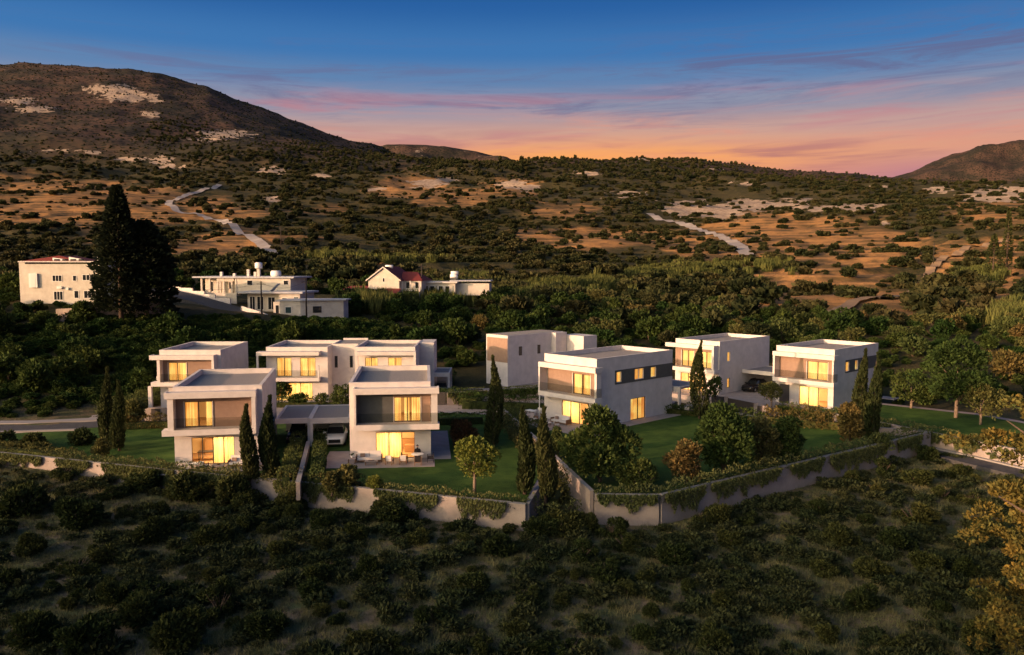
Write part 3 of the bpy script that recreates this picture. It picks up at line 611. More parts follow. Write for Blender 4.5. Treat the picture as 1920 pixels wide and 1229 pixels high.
for root, W, v0, v1, z0, z1, ws in ((Cc, 7.75, 3.05, 13.55, 4.38, 5.93, ((3.3, 4.15, 4.58, 5.75), (6.45, 8.1, 4.58, 5.80), (9.4, 10.4, 4.58, 5.75))),
        (Dd, 7.6, 2.95, 12.35, 4.15, 5.72, ((3.0, 4.0, 4.3, 5.5), (5.6, 6.5, 4.3, 5.5), (7.6, 8.6, 4.3, 5.5)))):
    band(root, W, v0, v1, z0, z1, ws); side_windows(root, W, ws)
side_windows(Cc, 7.75, ((5.85, 8.5, .05, 2.5),)); side_windows(Dd, 7.6, ((6.0, 7.4, .2, 2.4),)); side_windows(Gg, 7.1, ((1.95, 2.65, 4.3, 5.6), (2.0, 2.65, .7, 2.0)))
MB().box(-1.0, 11.0, -4.4, -.31, -.02, .05).build('terrace', 'paving', Cc); MB().box(7.76, 9.6, -.3, 15.5, -.02, .05).build('side_path', 'paving', Cc)
MB().box(.6, 1.9, -.12, -.002, .05, 2.4).build('store_door', 'gate_metal', Dd)
MB().box(-.9, -.55, .3, .62, 0, 2.86).build('downpipe', 'plaster', Cc) if False else MB().tube([(.3, -1.1, 0), (.3, -1.1, 2.85)], [.045, .045]).build('downpipe', 'white_paint', Cc)
MB().box(0, 9.8, 12.42, 14.5, -.02, .05).build('terrace', 'paving', Dd)
# terraces of the two front villas
MB().box(.5, 7.5, -3.3, -.31, -.02, .05).build('terrace', 'paving', B)
MB().box(7.22, 9.0, -.6, 12, -.02, .045).build('side_path', 'paving', B); MB().box(-2.2, .48, -3.0, 3.5, -.02, .04).build('side_path', 'paving', B)
MB().box(-.9, 7.6, -3.0, -.31, -.02, .05).build('terrace', 'paving', A)

# the double villa of the back row
o = at(498.6, 651.2, 7.1); T = 7.1
root = empty('double_villa', (o.x, o.y, 0), R(1), 'wide double villa in the back row, two lit units joined by a recessed stair block', 'house', 'new white villas of the estate')
def unit(u0, W, D, wins, low):
    t = .25; MB().wall('v', 0, t, u0, u0+W, 0, T, [(a, b_, 3.4, 5.75) for a, b_ in wins]+[(low[0], low[1], .3, 2.55)]).build('front_wall', 'plaster', root)
    MB().box(u0, u0+t, t, D, 0, T).build('side_wall', 'plaster', root); MB().box(u0+W-t, u0+W, t, D, 0, T).build('side_wall', 'plaster', root); MB().box(u0+t, u0+W-t, D-t, D, 0, T).build('back_wall', 'plaster', root)
    MB().box(u0+t, u0+W-t, t, D-t, T-.62, T-.45).build('roof', 'roof_gravel', root)
    for a, b_ in wins: window(root, 'v', 0, a, b_, 3.4, 5.75)
    window(root, 'v', 0, low[0], low[1], .3, 2.55, panels=3)
    room(root, u0+.3, u0+W-.3, .29, 4, 3.42, 5.95, 45); room(root, u0+.3, u0+W-.3, .29, 4, .2, 2.8, 80)
unit(0, 7.7, 9.5, ((1.33, 3.15), (4.24, 6.17)), (1.2, 5.75)); unit(11.1, 7.6, 9.5, ((12.4, 14.0), (15.3, 17.0)), (12.5, 16.5))
MB().wall('v', 2.6, 2.85, 7.7, 11.1, 0, T+.15, [(8.05, 8.45, 4.15, 5.7), (10.0, 10.4, 4.15, 5.7), (8.05, 8.45, .5, 2.0), (10.0, 10.4, .5, 2.0)]).build('stair_block_wall', 'plaster', root)
for a in (8.05, 10.0):
    for z in (4.15, .5): window(root, 'v', 2.6, a, a+.4, z, z+1.52, lit=False, panels=1, glass='dark_glass')
MB().box(7.72, 11.08, 2.87, 10.8, T-.3, T-.1).build('roof', 'roof_gravel', root); MB().box(7.7, 11.1, 10.8, 11.05, 0, T+.15).build('back_wall', 'plaster', root)
MB().box(18.72, 20.6, 6.0, 11.0, 0, T-.05).build('rear_wing', 'plaster', root)
for u0, u1, s0, s1, cheek in ((-.9, 6.85, -.9, 6.85, (-.9, -.66)), (11.5, 18.9, 11.5, 18.9, (11.5, 11.7))):
    MB().box(u0, u1, -1.2, -.002, 6.14, 6.6).build('canopy', 'plaster', root); MB().box(s0, s1, -1.2, -.002, 2.9, 3.36).build('balcony_slab', 'plaster', root)
    MB().box(cheek[0], cheek[1], -1.19, -.95, 3.36, 6.14).build('balcony_post', 'plaster', root)
    MB().box(s0+.3, s1-.1, -1.12, -1.105, 3.36, 4.3).build('balustrade', 'rail_glass', root)
MB().box(6.95-.3, 6.85, -1.19, -.95, 3.36, 4.9).build('balcony_post', 'plaster', root)
MB().box(18.6, 18.9, -1.19, -.95, 3.36, 6.14).build('balcony_post', 'plaster', root)
MB().box(-1, 19, -2.5, -.002, -.02, .05).build('terrace', 'paving', root)

# plain plastered block behind the tall cypress
o = at(952, 630, 7.3); a_ = R(-46.6)
root = empty('villa', (o.x, o.y, 0), a_, 'blank walled villa block behind the tall cypress, salmon panel and no lit windows', 'house', 'new white villas of the estate')
MB().box(-4.6, 0, 0, 11.5, 0, 7.3).build('main_block', 'plaster', root); MB().box(-4.4, -.02, -.04, -.002, 3.4, 6.9).build('cladding_panel', 'clad_brown', root)
MB().box(.002, .9, 9.0, 11.4, 0, 7.25).build('stair_wing', 'plaster', root); MB().box(.002, 4.2, 10.6 if False else 11.5, 14.5, 0, 6.8).build('rear_wing', 'plaster', root)
rf = MB().box(-4.35, -.25, .25, 11.25, 7.302, 7.33).build('roof', 'roof_gravel', root)
for v in (2.2, 6.0): MB().box(.004, .05, v, v+.6, 4.3, 5.6).build('window', 'dark_glass', root)
window(root, 'v', -.0, -3.4, -1.6, .4, 2.3, lit=False, glass='dark_glass') if False else None

# ------------------------------------------------------------------ carports
def carport(loc, ang, W, D, Hh, posts, label, wallback=True, fascia=.5):
    r = empty('carport', loc, R(ang), label, 'carport', 'flat roofed carports')
    MB().box(0, W, 0, D, Hh-.28, Hh-.1).build('roof', 'roof_gravel', r)
    MB().box(0, W, -.22, -.002, Hh-fascia, Hh).build('fascia', 'plaster', r)
    MB().box(-.0, .2, .0, D, Hh-.1, Hh).box(W-.2, W, 0, D, Hh-.1, Hh).box(.2, W-.2, D-.2, D, Hh-.1, Hh).build('parapet', 'plaster', r)
    for a in posts: MB().box(a, a+.26, -.22, .04, 0, Hh-fascia-.002).build('post', 'plaster', r)
    if wallback: MB().box(0, W, D-.2, D-.02, 0, Hh-.285).build('back_wall', 'plaster_old', r)
    return r
o1 = at(517, 785, 2.75); o2 = at(581.3, 784.5, 2.75)
carport((o1.x, o1.y, 0), 8, 3.25, 7.5, 2.75, (2.98,), 'carport with the dark car, attached right of the front left villa')
carport((o2.x, o2.y, 0), 8, 3.75, 7.5, 2.75, (0.0,), 'carport with the pale car, attached left of the sofa terrace villa')
o3 = at(779, 699, 3.0); carport((o3.x, o3.y, 0), 1, 4.6, 5.5, 3.0, (4.34,), 'carport at the right end of the double villa in the back row', fascia=.55)
o4 = Gg.location+Vector((cos(a_)*7.12-sin(a_)*5.9, sin(a_)*7.12+cos(a_)*5.9, 0))
carport(tuple(o4), -46.6, 5.4, 6, 2.95, (5.1,), 'carport between the two villas on the right, behind the metal gates', fascia=.5)
o5 = Cc.location+Vector((cos(a_)*4.0-sin(a_)*14.2, sin(a_)*4.0+cos(a_)*14.2, 0))
carport(tuple(o5), -46.6, 4.6, 4.5, 3.1, (4.3,), 'open porch canopy at the rear right corner of the large corner villa', fascia=.7, wallback=False)

# ------------------------------------------------------------------ garden and retaining walls, gates
def wall_line(pts, zb, zt, th_, label, cat='wall', cap=True, name='garden_wall', m_='wall_concrete'):
    P = [Vector((p[0], p[1], 0)) for p in pts]; zt = zt if isinstance(zt, (list, tuple)) else [zt]*len(P); zb = zb if isinstance(zb, (list, tuple)) else [zb]*len(P)
    def off(i, s):
        d = (P[min(i+1, len(P)-1)]-P[max(i-1, 0)]).normalized(); return P[i]+Vector((-d.y, d.x, 0))*s
    n = len(P); vs_ = []
    for i in range(n):
        a, b_ = off(i, -th_/2), off(i, th_/2); vs_ += [(a.x, a.y, zb[i]), (b_.x, b_.y, zb[i]), (b_.x, b_.y, zt[i]), (a.x, a.y, zt[i])]
    fs = [(4*i+k, 4*i+(k+1) % 4, 4*i+4+(k+1) % 4, 4*i+4+k) for i in range(n-1) for k in range(4)]+[(0, 1, 2, 3), (4*n-1, 4*n-2, 4*n-3, 4*n-4)]
    fs = [tuple(reversed(f)) for f in fs]
    o = MB().add(vs_, fs).build(name, m_); tag(o, label, cat)
    if cap:
        vs2 = []
        for i in range(n):
            a, b_ = off(i, -th_/2-.03), off(i, th_/2+.03); vs2 += [(a.x, a.y, zt[i]+.002), (b_.x, b_.y, zt[i]+.002), (b_.x, b_.y, zt[i]+.06), (a.x, a.y, zt[i]+.06)]
        MB().add(vs2, fs).build('coping', 'kerb', o)
    return o
WF = [(-80, 85.6), (-46, 74.2), (-28.1, 67.9), (-11.5, 62.5), (1.0, 58.2)]
wall_line(WF, -3.2, .3, .3, 'long low pinkish retaining wall in front of the left gardens, patched with hanging plants')
wall_line([(1.12, 58.4), (3.5, 70.4)], -3, .3, .25, 'low return wall beside the cypress pair, mostly hidden in planting')
wall_line([(6.1, 59.9), (10.8, 59.7)], -3.4, .55, .3, 'short tallest retaining wall section at the lower corner of the right garden')
wall_line([(10.95, 59.75), (42.2, 82.5)], -3.6, .55, .3, 'long grey retaining wall running up to the right below the big lawn')
wall_line([(42.25, 82.7), (28.2, 91.1)], -2.5, .5, .25, 'short garden wall between the big lawn and the small road')
wall_line([(-1.7, 96.9), (2.2, 78), (5.9, 60.1)], [-1, -2, -3.3], [1.0, .95, .75], .28, 'dividing wall between the two lawns, running back beside the tall cypress')
wall_line([(32.4, 99.6), (38.2, 92.2), (45.4, 78.3), (52, 65.8)], -2.6, .35, .25, 'grey retaining wall with hanging plants along the upper side of the small road')
g0 = at(578.3, 829.3, .8); g1 = at(558.6, 907, .8)
wall_line([g0.xy, g1.xy], -.5, .85, .3, 'narrow low wall between the two clipped hedges below the carports')
b0, b1 = at(838, 752, .5), at(1010, 742, .5)
wall_line([b0.xy, b1.xy], -.5, [1.5, 1.5], .25, 'garden wall with hanging greenery behind the lawn of the sofa terrace villa')
e0, e1 = at(272, 778, .8), at(312, 778, .8)
wall_line([e0.xy, e1.xy], -.3, 1.6, .25, 'short wall with small dark gate beside the front left villa', cap=False)
MB().box(0, .95, -.2, -.12, .1, 1.5).build('gate', 'gate_metal', tag(empty('garden_gate', (at(285, 778, .8).x, at(285, 778, .8).y, 0), 0), 'small dark square gate left of the front left villa', 'gate'))
# metal gates on the small road
def gate(p0, p1, z0, z1, label, nslat=16):
    a, b_ = Vector(p0), Vector(p1); Lg = (b_-a).length; ang = math.atan2(b_.y-a.y, b_.x-a.x); r = empty('metal_gate', (a.x, a.y, 0), ang, label, 'gate', 'dark metal gates and fence panels by the road')
    MB().box(0, .08, -.04, .04, z0, z1).box(Lg-.08, Lg, -.04, .04, z0, z1).box(.08, Lg-.08, -.04, .04, z1-.07, z1).box(.08, Lg-.08, -.04, .04, z0, z0+.07).build('gate_frame', 'gate_metal', r)
    n = max(3, int((Lg-.2)/.16)); me = None
    for k in range(n):
        x = .09+(Lg-.18)*k/n; w_ = (Lg-.18)/n-.02
        if me is None: me = MB().box(0, w_, -.015, .015, z0+.072, z1-.072).mesh('slat', 'gate_metal')
        link('slat', me, r, (x, 0, 0))
    return r
def pier(p, z0, z1, label):
    return tag(MB().box(p[0]-.2, p[0]+.2, p[1]-.2, p[1]+.2, z0, z1).build('gate_pier', 'wall_concrete'), label, 'pier', 'piers between the metal gates')
gp = [at(x, y, -.1) for x, y in ((1334, 755), (1358, 758), (1365, 760), (1414, 770), (1420, 775), (1431, 777), (1436, 778), (1455, 782))]
gate(gp[0].xy, gp[1].xy, -.9, .8, 'leftmost dark fence panel beside the plain villa side wall')
gate(gp[2].xy, gp[3].xy, -.9, .8, 'wide dark sliding gate across the driveway of the right hand villas')
gate(gp[4].xy, gp[5].xy, -.9, .8, 'narrow dark pedestrian gate right of the wide sliding gate')
gate(gp[6].xy, gp[7].xy, -.9, .8, 'dark fence panel right of the pedestrian gate, next to the planted wall')
for p, q, l in ((1, 2, 'grey pier left of the wide sliding gate'), (3, 4, 'grey pier between the sliding gate and the pedestrian gate'), (5, 6, 'grey pier right of the pedestrian gate')):
    c_ = (gp[p]+gp[q])/2; pier((c_.x, c_.y), -1.2, .95, l)
q_ = at(822, 757, .2); gate((q_.x-1.6, q_.y+.1), (q_.x+.9, q_.y+.1), 0, 1.6, 'dark gate below the right hand carport of the back row')
# ------------------------------------------------------------------ cars
def car(name, loc, rz, paint, label, scale=1., plate=False, badge=False):
    """nose points to local -y"""
    r = empty(name, loc, rz, label, 'car', 'cars parked under the carports'); r.scale = (scale,)*3
    # stations along the length: y, half width low, half width belt, z sill, z belt
    st = [(-2.35,.62,.60,.38,.62),(-2.28,.80,.76,.28,.86),(-2.0,.92,.88,.24,.95),(-1.3,.95,.92,.22,1.02),(-.9,.96,.93,.22,1.06),(.6,.96,.94,.22,1.08),(1.7,.95,.92,.24,1.08),(2.15,.90,.86,.30,1.04),(2.3,.78,.74,.40,.92)]
    mb = MB(); vs_ = []
    for y, wl, wb, z0, z1 in st:
        zm = z0+(z1-z0)*.55
        for s in (1, -1):
            pts = [(s*wl*.9, z0), (s*wl, z0+.14), (s*(wl+.03), zm), (s*wb, z1-.07), (s*(wb-.10), z1)]
            vs_ += [(x, y, z) for x, z in (pts if s == 1 else pts[::-1])]
    n = 10; fs = [(i*n+j, i*n+(j+1) % n, (i+1)*n+(j+1) % n, (i+1)*n+j) for i in range(len(st)-1) for j in range(n)]
    fs += [tuple(reversed(range(n))), tuple((len(st)-1)*n+j for j in range(n))]; mb.add(vs_, fs, 0, True)
    body = mb.build('body', paint, r)
    gh = [(-1.05,.80,.78,1.04,1.07),(-.35,.82,.66,1.05,1.55),(.2,.83,.66,1.06,1.64),(1.4,.83,.66,1.06,1.61),(1.95,.80,.60,1.05,1.38),(2.15,.76,.70,1.03,1.08)]
    mb = MB(); vs_ = []
    for y, wl, wt, z0, z1 in gh: vs_ += [(wl, y, z0), (wt, y, z1), (-wt, y, z1), (-wl, y, z0)]
    mb.add(vs_, [(i*4+j, i*4+(j+1) % 4, (i+1)*4+(j+1) % 4, (i+1)*4+j) for i in range(len(gh)-1) for j in range(4)]+[(3, 2, 1, 0), (20, 21, 22, 23)], 0)
    mb.build('windows', 'dark_glass', r)
    MB().add([(.66,-.33,1.56),(-.66,-.33,1.56),(-.66,.2,1.655),(.66,.2,1.655),(-.66,1.42,1.625),(.66,1.42,1.625)], [(0,3,2,1),(3,5,4,2)]).build('roof', paint, r)
    for s in (-1, 1):
        MB().bar((s*.62, -.2, 1.68), (s*.62, 1.4, 1.69), .05).build('roof_rail', 'chrome' if paint != 'car_black' else paint, r)
        MB().box(s*1.02-.11, s*1.02+.11, -.85, -.7, 1.05, 1.2).build('mirror', paint, r)
        MB().add([(s*.50,-2.33,.66),(s*.84,-2.17,.70),(s*.84,-2.15,.83),(s*.50,-2.31,.76)], [(0,1,2,3)]).build('headlight', 'lamp_glass', r)
        for y in (-1.45, 1.4):
            w_ = MB().tube([(s*.74, y, .36), (s*.99, y, .36)], [.36, .36], 18).build('wheel', 'rubber', r)
            MB().tube([(s*.98, y, .36), (s*1.0, y, .36)], [.22, .21], 12).build('rim', 'chrome', w_)
    MB().box(-.55, .55, -2.37, -2.31, .42, .74).build('grille', 'rubber', r); MB().box(-.8, .8, -2.36, -2.2, .22, .30).build('bumper_lip', 'chrome' if paint == 'car_white' else 'rubber', r)
    if plate: MB().box(-.26, .26, -2.40, -2.375, .44, .55).build('number_plate', 'white_paint', r)
    if badge: MB().tube([(0, -2.37, .84-.06), (0, -2.40, .84-.06)], [.07, .07], 14).build('badge', 'chrome', r)
    return r
p = at(547, 836, .05); car('parked_car', (p.x, p.y+2.6, .0), R(8), 'car_black', 'black car under the left carport, beside the cypress', 1.0, plate=True, badge=True)
p = at(621, 838, .05); car('parked_car', (p.x, p.y+2.3, .0), R(8), 'car_white', 'cream white sport utility car under the carport left of the sofa terrace', 1.02)
p = at(826, 741, .05); car('parked_car', (p.x, p.y+1.6, .0), R(4), 'car_olive', 'brownish car in deep shade under the back row carport', .95)
p = at(1421, 735, .05); car('parked_car', (p.x, p.y+1.5, .0), R(-46.6), 'car_black', 'dark car deep under the carport behind the sliding gate', .95)

# ------------------------------------------------------------------ terrace furniture (local frames of the villas, things stay top level)
def wp(root, u, v, z=.05): a = root.rotation_euler.z; return (root.location.x+u*cos(a)-v*sin(a), root.location.y+u*sin(a)+v*cos(a), z)
def sofa(loc, rz, W, label, n=2, cat='sofa'):
    r = empty('outdoor_sofa', loc, rz, label, cat)
    MB().box(-W/2, W/2, 0, .85, .12, .22).box(-W/2, -W/2+.08, 0, .85, .22, .58).box(W/2-.08, W/2, 0, .85, .22, .58).box(-W/2+.1, W/2-.1, .78, .85, .22, .62).build('frame', 'wood', r)
    for s in (-W/2+.02, W/2-.08):
        for y in (.02, .77): MB().box(s, s+.06, y, y+.06, 0, .118).build('leg', 'wood', r)
    w_ = (W-.2)/n
    for k in range(n):
        x = -W/2+.1+k*w_; MB().box(x+.01, x+w_-.01, .02, .76, .225, .42).build('seat_cushion', 'cushion', r)
        MB().add([(x+.02,.50,.425),(x+w_-.02,.50,.425),(x+w_-.02,.72,.425),(x+.02,.72,.425),(x+.02,.62,.92),(x+w_-.02,.62,.92),(x+w_-.02,.77,.90),(x+.02,.77,.90)], [(0,3,2,1),(4,5,6,7),(0,1,5,4),(1,2,6,5),(2,3,7,6),(3,0,4,7)]).build('back_cushion', 'cushion', r)
    MB().box(-W/4-.2, -W/4+.2, .34, .47, .43, .75).build('scatter_cushion', 'clad_brown', r)
    return r
def chair(loc, rz, label, m1='wood', m2='cushion', name='armchair', group=None):
    r = empty(name, loc, rz, label, 'chair', group)
    for x in (-.30, .25):
        for y in (0, .55): MB().box(x, x+.05, y, y+.05, 0, .60 if y == 0 else .80).build('leg', m1, r)
    MB().box(-.25, .25, .0, .6, .30, .34).build('seat_frame', m1, r); MB().box(-.24, .24, .02, .54, .342, .46).build('seat_cushion', m2, r)
    MB().box(-.25, .25, .56, .60, .5, .84).build('backrest', m2, r)
    for x in (-.31, .25): MB().box(x, x+.06, 0, .6, .602, .64).build('armrest', m1, r)
    return r
def low_table(loc, rz, W, D, h, label, m_='paving', name='coffee_table'):
    r = empty(name, loc, rz, label, 'table'); MB().box(-W/2, W/2, -D/2, D/2, h-.06, h).build('tabletop', m_, r)
    for x in (-W/2+.03, W/2-.09):
        for y in (-D/2+.03, D/2-.09): MB().box(x, x+.06, y, y+.06, 0, h-.062).build('leg', 'wood', r)
    return r
aB = B.rotation_euler.z; aA = A.rotation_euler.z; aC = Cc.rotation_euler.z
sofa(wp(B, 1.75, -1.35), aB, 2.3, 'long white two seat outdoor sofa against the wall of the middle front villa')
low_table(wp(B, 2.0, -2.1), aB, 1.1, .6, .36, 'low grey coffee table in front of the white sofa')
tray = MB().box(-.25, .25, -.15, .15, 0, .03).build('tray', 'dark_metal'); tray.location = wp(B, 2.0, -2.1, .415); tag(tray, 'dark tray lying on the low grey coffee table', 'tray')
low_table(wp(B, .28, -1.5), aB, .7, .6, .5, 'side table with potted plant at the left end of the sofa', name='side_table')
def potted(loc, label, s=1.):
    r = empty('potted_plant', loc, 0, label, 'plant'); MB().tube([(0, 0, 0), (0, 0, .18*s)], [.07*s, .10*s], 10).build('pot', 'white_paint', r)
    mb = MB()
    for k in range(14):
        a = k*2.4; mb.add([(0, 0, .17*s), (cos(a)*.12*s-.03, sin(a)*.12*s, .34*s), (cos(a)*.26*s, sin(a)*.26*s, (.30+.1*(k % 3))*s), (cos(a)*.12*s+.03, sin(a)*.12*s, .30*s)], [(0, 1, 2, 3)])
    mb.build('leaves', 'leaf_green', r); return r
potted(wp(B, .28, -1.5, .552), 'small potted plant on the side table left of the sofa')
chair(wp(B, 3.65, -1.9), aB+pi*.92, 'wooden framed armchair with white cushion right of the coffee table')
chair(wp(B, 4.75, -1.9), aB+pi, 'wooden lounge chair in front of the lit sliding door', name='armchair')
r = empty('dining_table', wp(B, 6.0, -1.55), aB, 'round pale dining table with dishes at the right of the terrace', 'table')
MB().tube([(0, 0, .70), (0, 0, .74)], [.55, .55], 20).build('tabletop', 'white_paint', r); MB().tube([(0, 0, 0), (0, 0, .70)], [.07, .05]).build('leg', 'wood', r); MB().tube([(0,0,0),(0,0,.03)], [.3,.28], 16).build('base', 'wood', r)
for k, (u, v, rz) in enumerate(((5.15, -1.5, -pi/2+pi), (6.85, -1.6, pi/2+pi), (6.05, -2.4, pi))):
    chair(wp(B, u, v), aB+rz, ['dark dining chair at the left side of the round terrace table', 'dark dining chair at the right side of the round terrace table', 'dining chair at the near side of the round terrace table'][k], 'dark_metal' if k < 2 else 'wood', 'dark_cloth', 'dining_chair')
for k, (dx, dy) in enumerate(((-.2, .1), (.22, -.05), (0, -.28))):
    tag(MB().tube([(0, 0, 0), (0, 0, .02)], [.08, .12], 12).build('plate', 'white_paint'), ['pale plate nearest the seated person', 'pale plate at the right of the round table', 'pale plate at the near edge of the round table'][k], 'plate', 'plates on the round table').location = Vector(wp(B, 6.0+dx, -1.55+dy, .795))
chair(wp(B, 6.0, -1.0), aB, 'dining chair carrying the seated person', 'wood', 'dark_cloth', 'dining_chair')
# seated person facing the table
def person(loc, rz, label):
    r = empty('person', loc, rz, label, 'person')
    me = bpy.data.meshes.new('body'); V2 = []; E2 = []; Rr = []
    def v(p, rad, link_=None):
        V2.append(p); Rr.append(rad)
        if link_ is not None: E2.append((link_, len(V2)-1))
        return len(V2)-1
    pel = v((0, .28, .55), .15); wst = v((0, .30, .72), .135, pel); chs = v((0, .28, .92), .155, wst); nck = v((0, .26, 1.10), .065, chs); hd0 = v((0, .25, 1.19), .085, nck); hd1 = v((0, .25, 1.30), .09, hd0)
    for s in (-1, 1):
        sh = v((s*.19, .27, 1.02), .07, chs); el = v((s*.27, .12, .80), .05, sh); wr = v((s*.17, -.12, .82), .035, el); h_ = v((s*.14, -.20, .82), .04, wr)
        hp = v((s*.10, .24, .53), .11, pel); kn = v((s*.14, -.18, .53), .075, hp); an = v((s*.15, -.15, .10), .05, kn); v((s*.15, -.32, .05), .04, an)
    me.from_pydata(V2, E2, []); me.update(); o = bpy.data.objects.new('body', me); C.objects.link(o); o.parent = r
    sk = o.modifiers.new('skin', 'SKIN'); sl_ = me.skin_vertices
    if not sl_: 
        bpy.context.view_layer.objects.active = o
    for i, q in enumerate(me.skin_vertices[0].data): q.radius = (Rr[i], Rr[i]*.85); q.use_root = (i == 0)
    o.modifiers.new('sub', 'SUBSURF').levels = 1; me.materials.append(M['dark_cloth'])
    hb = MB(); 
    for k in range(7): pass
    hb.tube([(0, .25, 1.15), (0, .24, 1.22), (0, .24, 1.30), (0, .25, 1.36)], [.06, .092, .098, .04], 12).build('head', 'skin', r)
    MB().tube([(0, .27, 1.26), (0, .27, 1.33), (0, .26, 1.40)], [.105, .115, .05], 12).build('hair', 'dark_cloth', r)
    for s in (-1, 1):
        hm = MB().box(s*.14-.035, s*.14+.035, -.26, -.18, .805, .83)
        for f_ in range(4): hm.bar((s*.14-.03+f_*.02, -.26, .818), (s*.14-.03+f_*.02, -.33+abs(f_-1.5)*.012, .808), .014)
        hm.bar((s*.14-s*.035, -.21, .818), (s*.14-s*.07, -.25, .812), .016); hm.build('hand', 'skin', r)
    return r
try: person(wp(B, 6.0, -1.12), aB, 'person in dark clothes sitting at the round table on the terrace')
except Exception as ex: print('person', ex)
# terrace of the front left villa
sofa(wp(A, 5.5, -1.6), aA-.15, 1.9, 'white sofa on the terrace of the front left villa, beside the cypress')
low_table(wp(A, 3.9, -2.0), aA, .9, .6, .38, 'small low table with a dark bowl before the front left villa')
tag(MB().tube([(0,0,0),(0,0,.08)], [.08,.16], 12).build('bowl', 'dark_metal'), 'dark bowl on the small low table of the front left villa', 'bowl').location = Vector(wp(A, 3.9, -2.0, .435))
chair(wp(A, 2.9, -1.9), aA+2.6, 'wooden armchair left of the small low table'); r = low_table(wp(A, 1.9, -1.4), aA, 1.4, .7, .5, 'white dining bench table at the left end of the front left terrace', 'white_paint', 'bench_table')
chair(wp(A, 1.6, -2.3), aA+pi, 'white cushioned chair at the far left of the front left terrace')
# terrace of the corner villa
sofa(wp(Cc, 3.6, -1.5), aC, 2.4, 'white sofa below the balcony of the corner villa'); sofa(wp(Cc, 1.1, -3.0), aC+pi/2, 1.8, 'white sofa at the left edge of the corner villa terrace')
low_table(wp(Cc, 2.9, -2.8), aC, 1.2, .7, .34, 'low pale table between the sofas of the corner villa', 'white_paint'); chair(wp(Cc, 5.2, -3.0), aC+pi*.8, 'wooden armchair on the terrace of the corner villa')
low_table(wp(Cc, -1.9, -.2, 0.0), aC, 1.3, .8, .72, 'white outdoor dining table in the greenery left of the corner villa', 'white_paint', 'dining_table')
chair(wp(Cc, -1.9, .6, 0.0), aC, 'white chair at the dining table in the greenery', 'white_paint', 'cushion', 'dining_chair')
# motorbike-like dark bicycle stand in the porch is left to a planter pair
for k, (x, y) in enumerate(((1263, 768), (1287, 776))):
    p = at(x, y, .05); tag(MB().box(-.25, .25, -.25, .25, 0, .5 if k == 0 else .8).build('planter', 'clad_grey' if k == 0 else 'plaster'), ['dark planter box in the porch beside the corner villa', 'pale square planter box between porch and cypress'][k], 'planter').location = p

# ------------------------------------------------------------------ the older village houses on the slope
def vwin(mb_list, root, axis, c, a0, a1, z0, z1, out, m_='dark_glass', fm='white_paint', mull=1):
    lo, hi = sorted((c+.01*out, c+.06*out)); f = MB(); e = .07
    def bx(mb, p0, p1, q0, q1, r0, r1):
        (mb.box(p0, p1, q0, q1, r0, r1) if axis == 'v' else mb.box(q0, q1, p0, p1, r0, r1))
    bx(f, a0-e, a1+e, lo, hi, z0-e, z0); bx(f, a0-e, a1+e, lo, hi, z1, z1+e); bx(f, a0-e, a0, lo, hi, z0, z1); bx(f, a1, a1+e, lo, hi, z0, z1)
    for k in range(mull): x = a0+(a1-a0)*(k+1)/(mull+1); bx(f, x-.03, x+.03, lo, hi, z0, z1)
    w_ = f.build('window', fm, root); g = MB(); lo, hi = sorted((c+.005*out, c+.02*out)); 
    xs_ = [a0+(a1-a0)*k/(mull+1) for k in range(mull+2)]
    for p_, q in zip(xs_, xs_[1:]): bx(g, p_+(.031 if p_ > a0 else 0), q-(.031 if q < a1 else 0), lo, hi, z0, z1)
    g.build('pane', m_, w_)
def tank(root, x, y, z, r_=.55, stand=.8, lying=False):
    if lying: MB().tube([(x-.9, y, z+stand), (x-.85, y, z+stand), (x+.85, y, z+stand), (x+.9, y, z+stand)], [.1, r_, r_, .1], 14).build('water_tank', 'tank', root)
    else: MB().tube([(x, y, z+stand), (x, y, z+stand+.1), (x, y, z+stand+1.1), (x, y, z+stand+1.25)], [r_*.8, r_, r_, r_*.6], 14).build('water_tank', 'tank', root)
    MB().box(x-.3, x+.3, y-.3, y+.3, z, z+stand-.02).build('tank_stand', 'plaster_old', root)
def vhouse(px, D_, zb, rz, label, name='village_house', cat='house'):
    p = at(px, 614.5, 0); x = (px-960)/F*D_; return empty(name, (x, D_, zb), rz, label, cat)
# V1 white two storey block on the left
D_ = 141; zb = 10.6; r = vhouse(38, D_, zb, R(4), 'white two storey house with red tiled attic on the far left slope')
s = D_/F
x1 = 148*s; MB().box(0, 1.0, .01, 9, 0, 7.2).build('corner_bay', 'plaster_cream', r); MB().box(1.0, x1, 0, 9, 0, 6.9).build('main_wall', 'plaster_cream', r)
MB().box(-.1, x1+.1, -.12, 9.1, 6.9+.302, 7.4).build('roof_slab', 'plaster', r)
MB().add([(.2, .4, 7.4), (x1*.78, .4, 7.4), (x1*.78, 8.5, 7.4), (.2, 8.5, 7.4), (x1*.45, 1.2, 8.35), (x1*.45, 8, 8.35)], [(0,1,4), (1,2,5,4), (2,3,5), (3,0,4,5)]).build('tiled_roof', 'tile_red', r)
for k in range(2): MB().add([(x1*(.40+.2*k), .38, 7.5), (x1*(.57+.2*k), .38, 7.5), (x1*(.57+.2*k), .38, 7.72-.0), (x1*(.40+.2*k), .38, [8.0, 8.15][k])], [(0,1,2,3)]).build('attic_window', 'white_paint', r)
for k in range(4): MB().box(x1*(.42+.1*k), x1*(.49+.1*k), .33, .37, 7.52, 7.74).build('attic_pane', 'dark_glass', r)
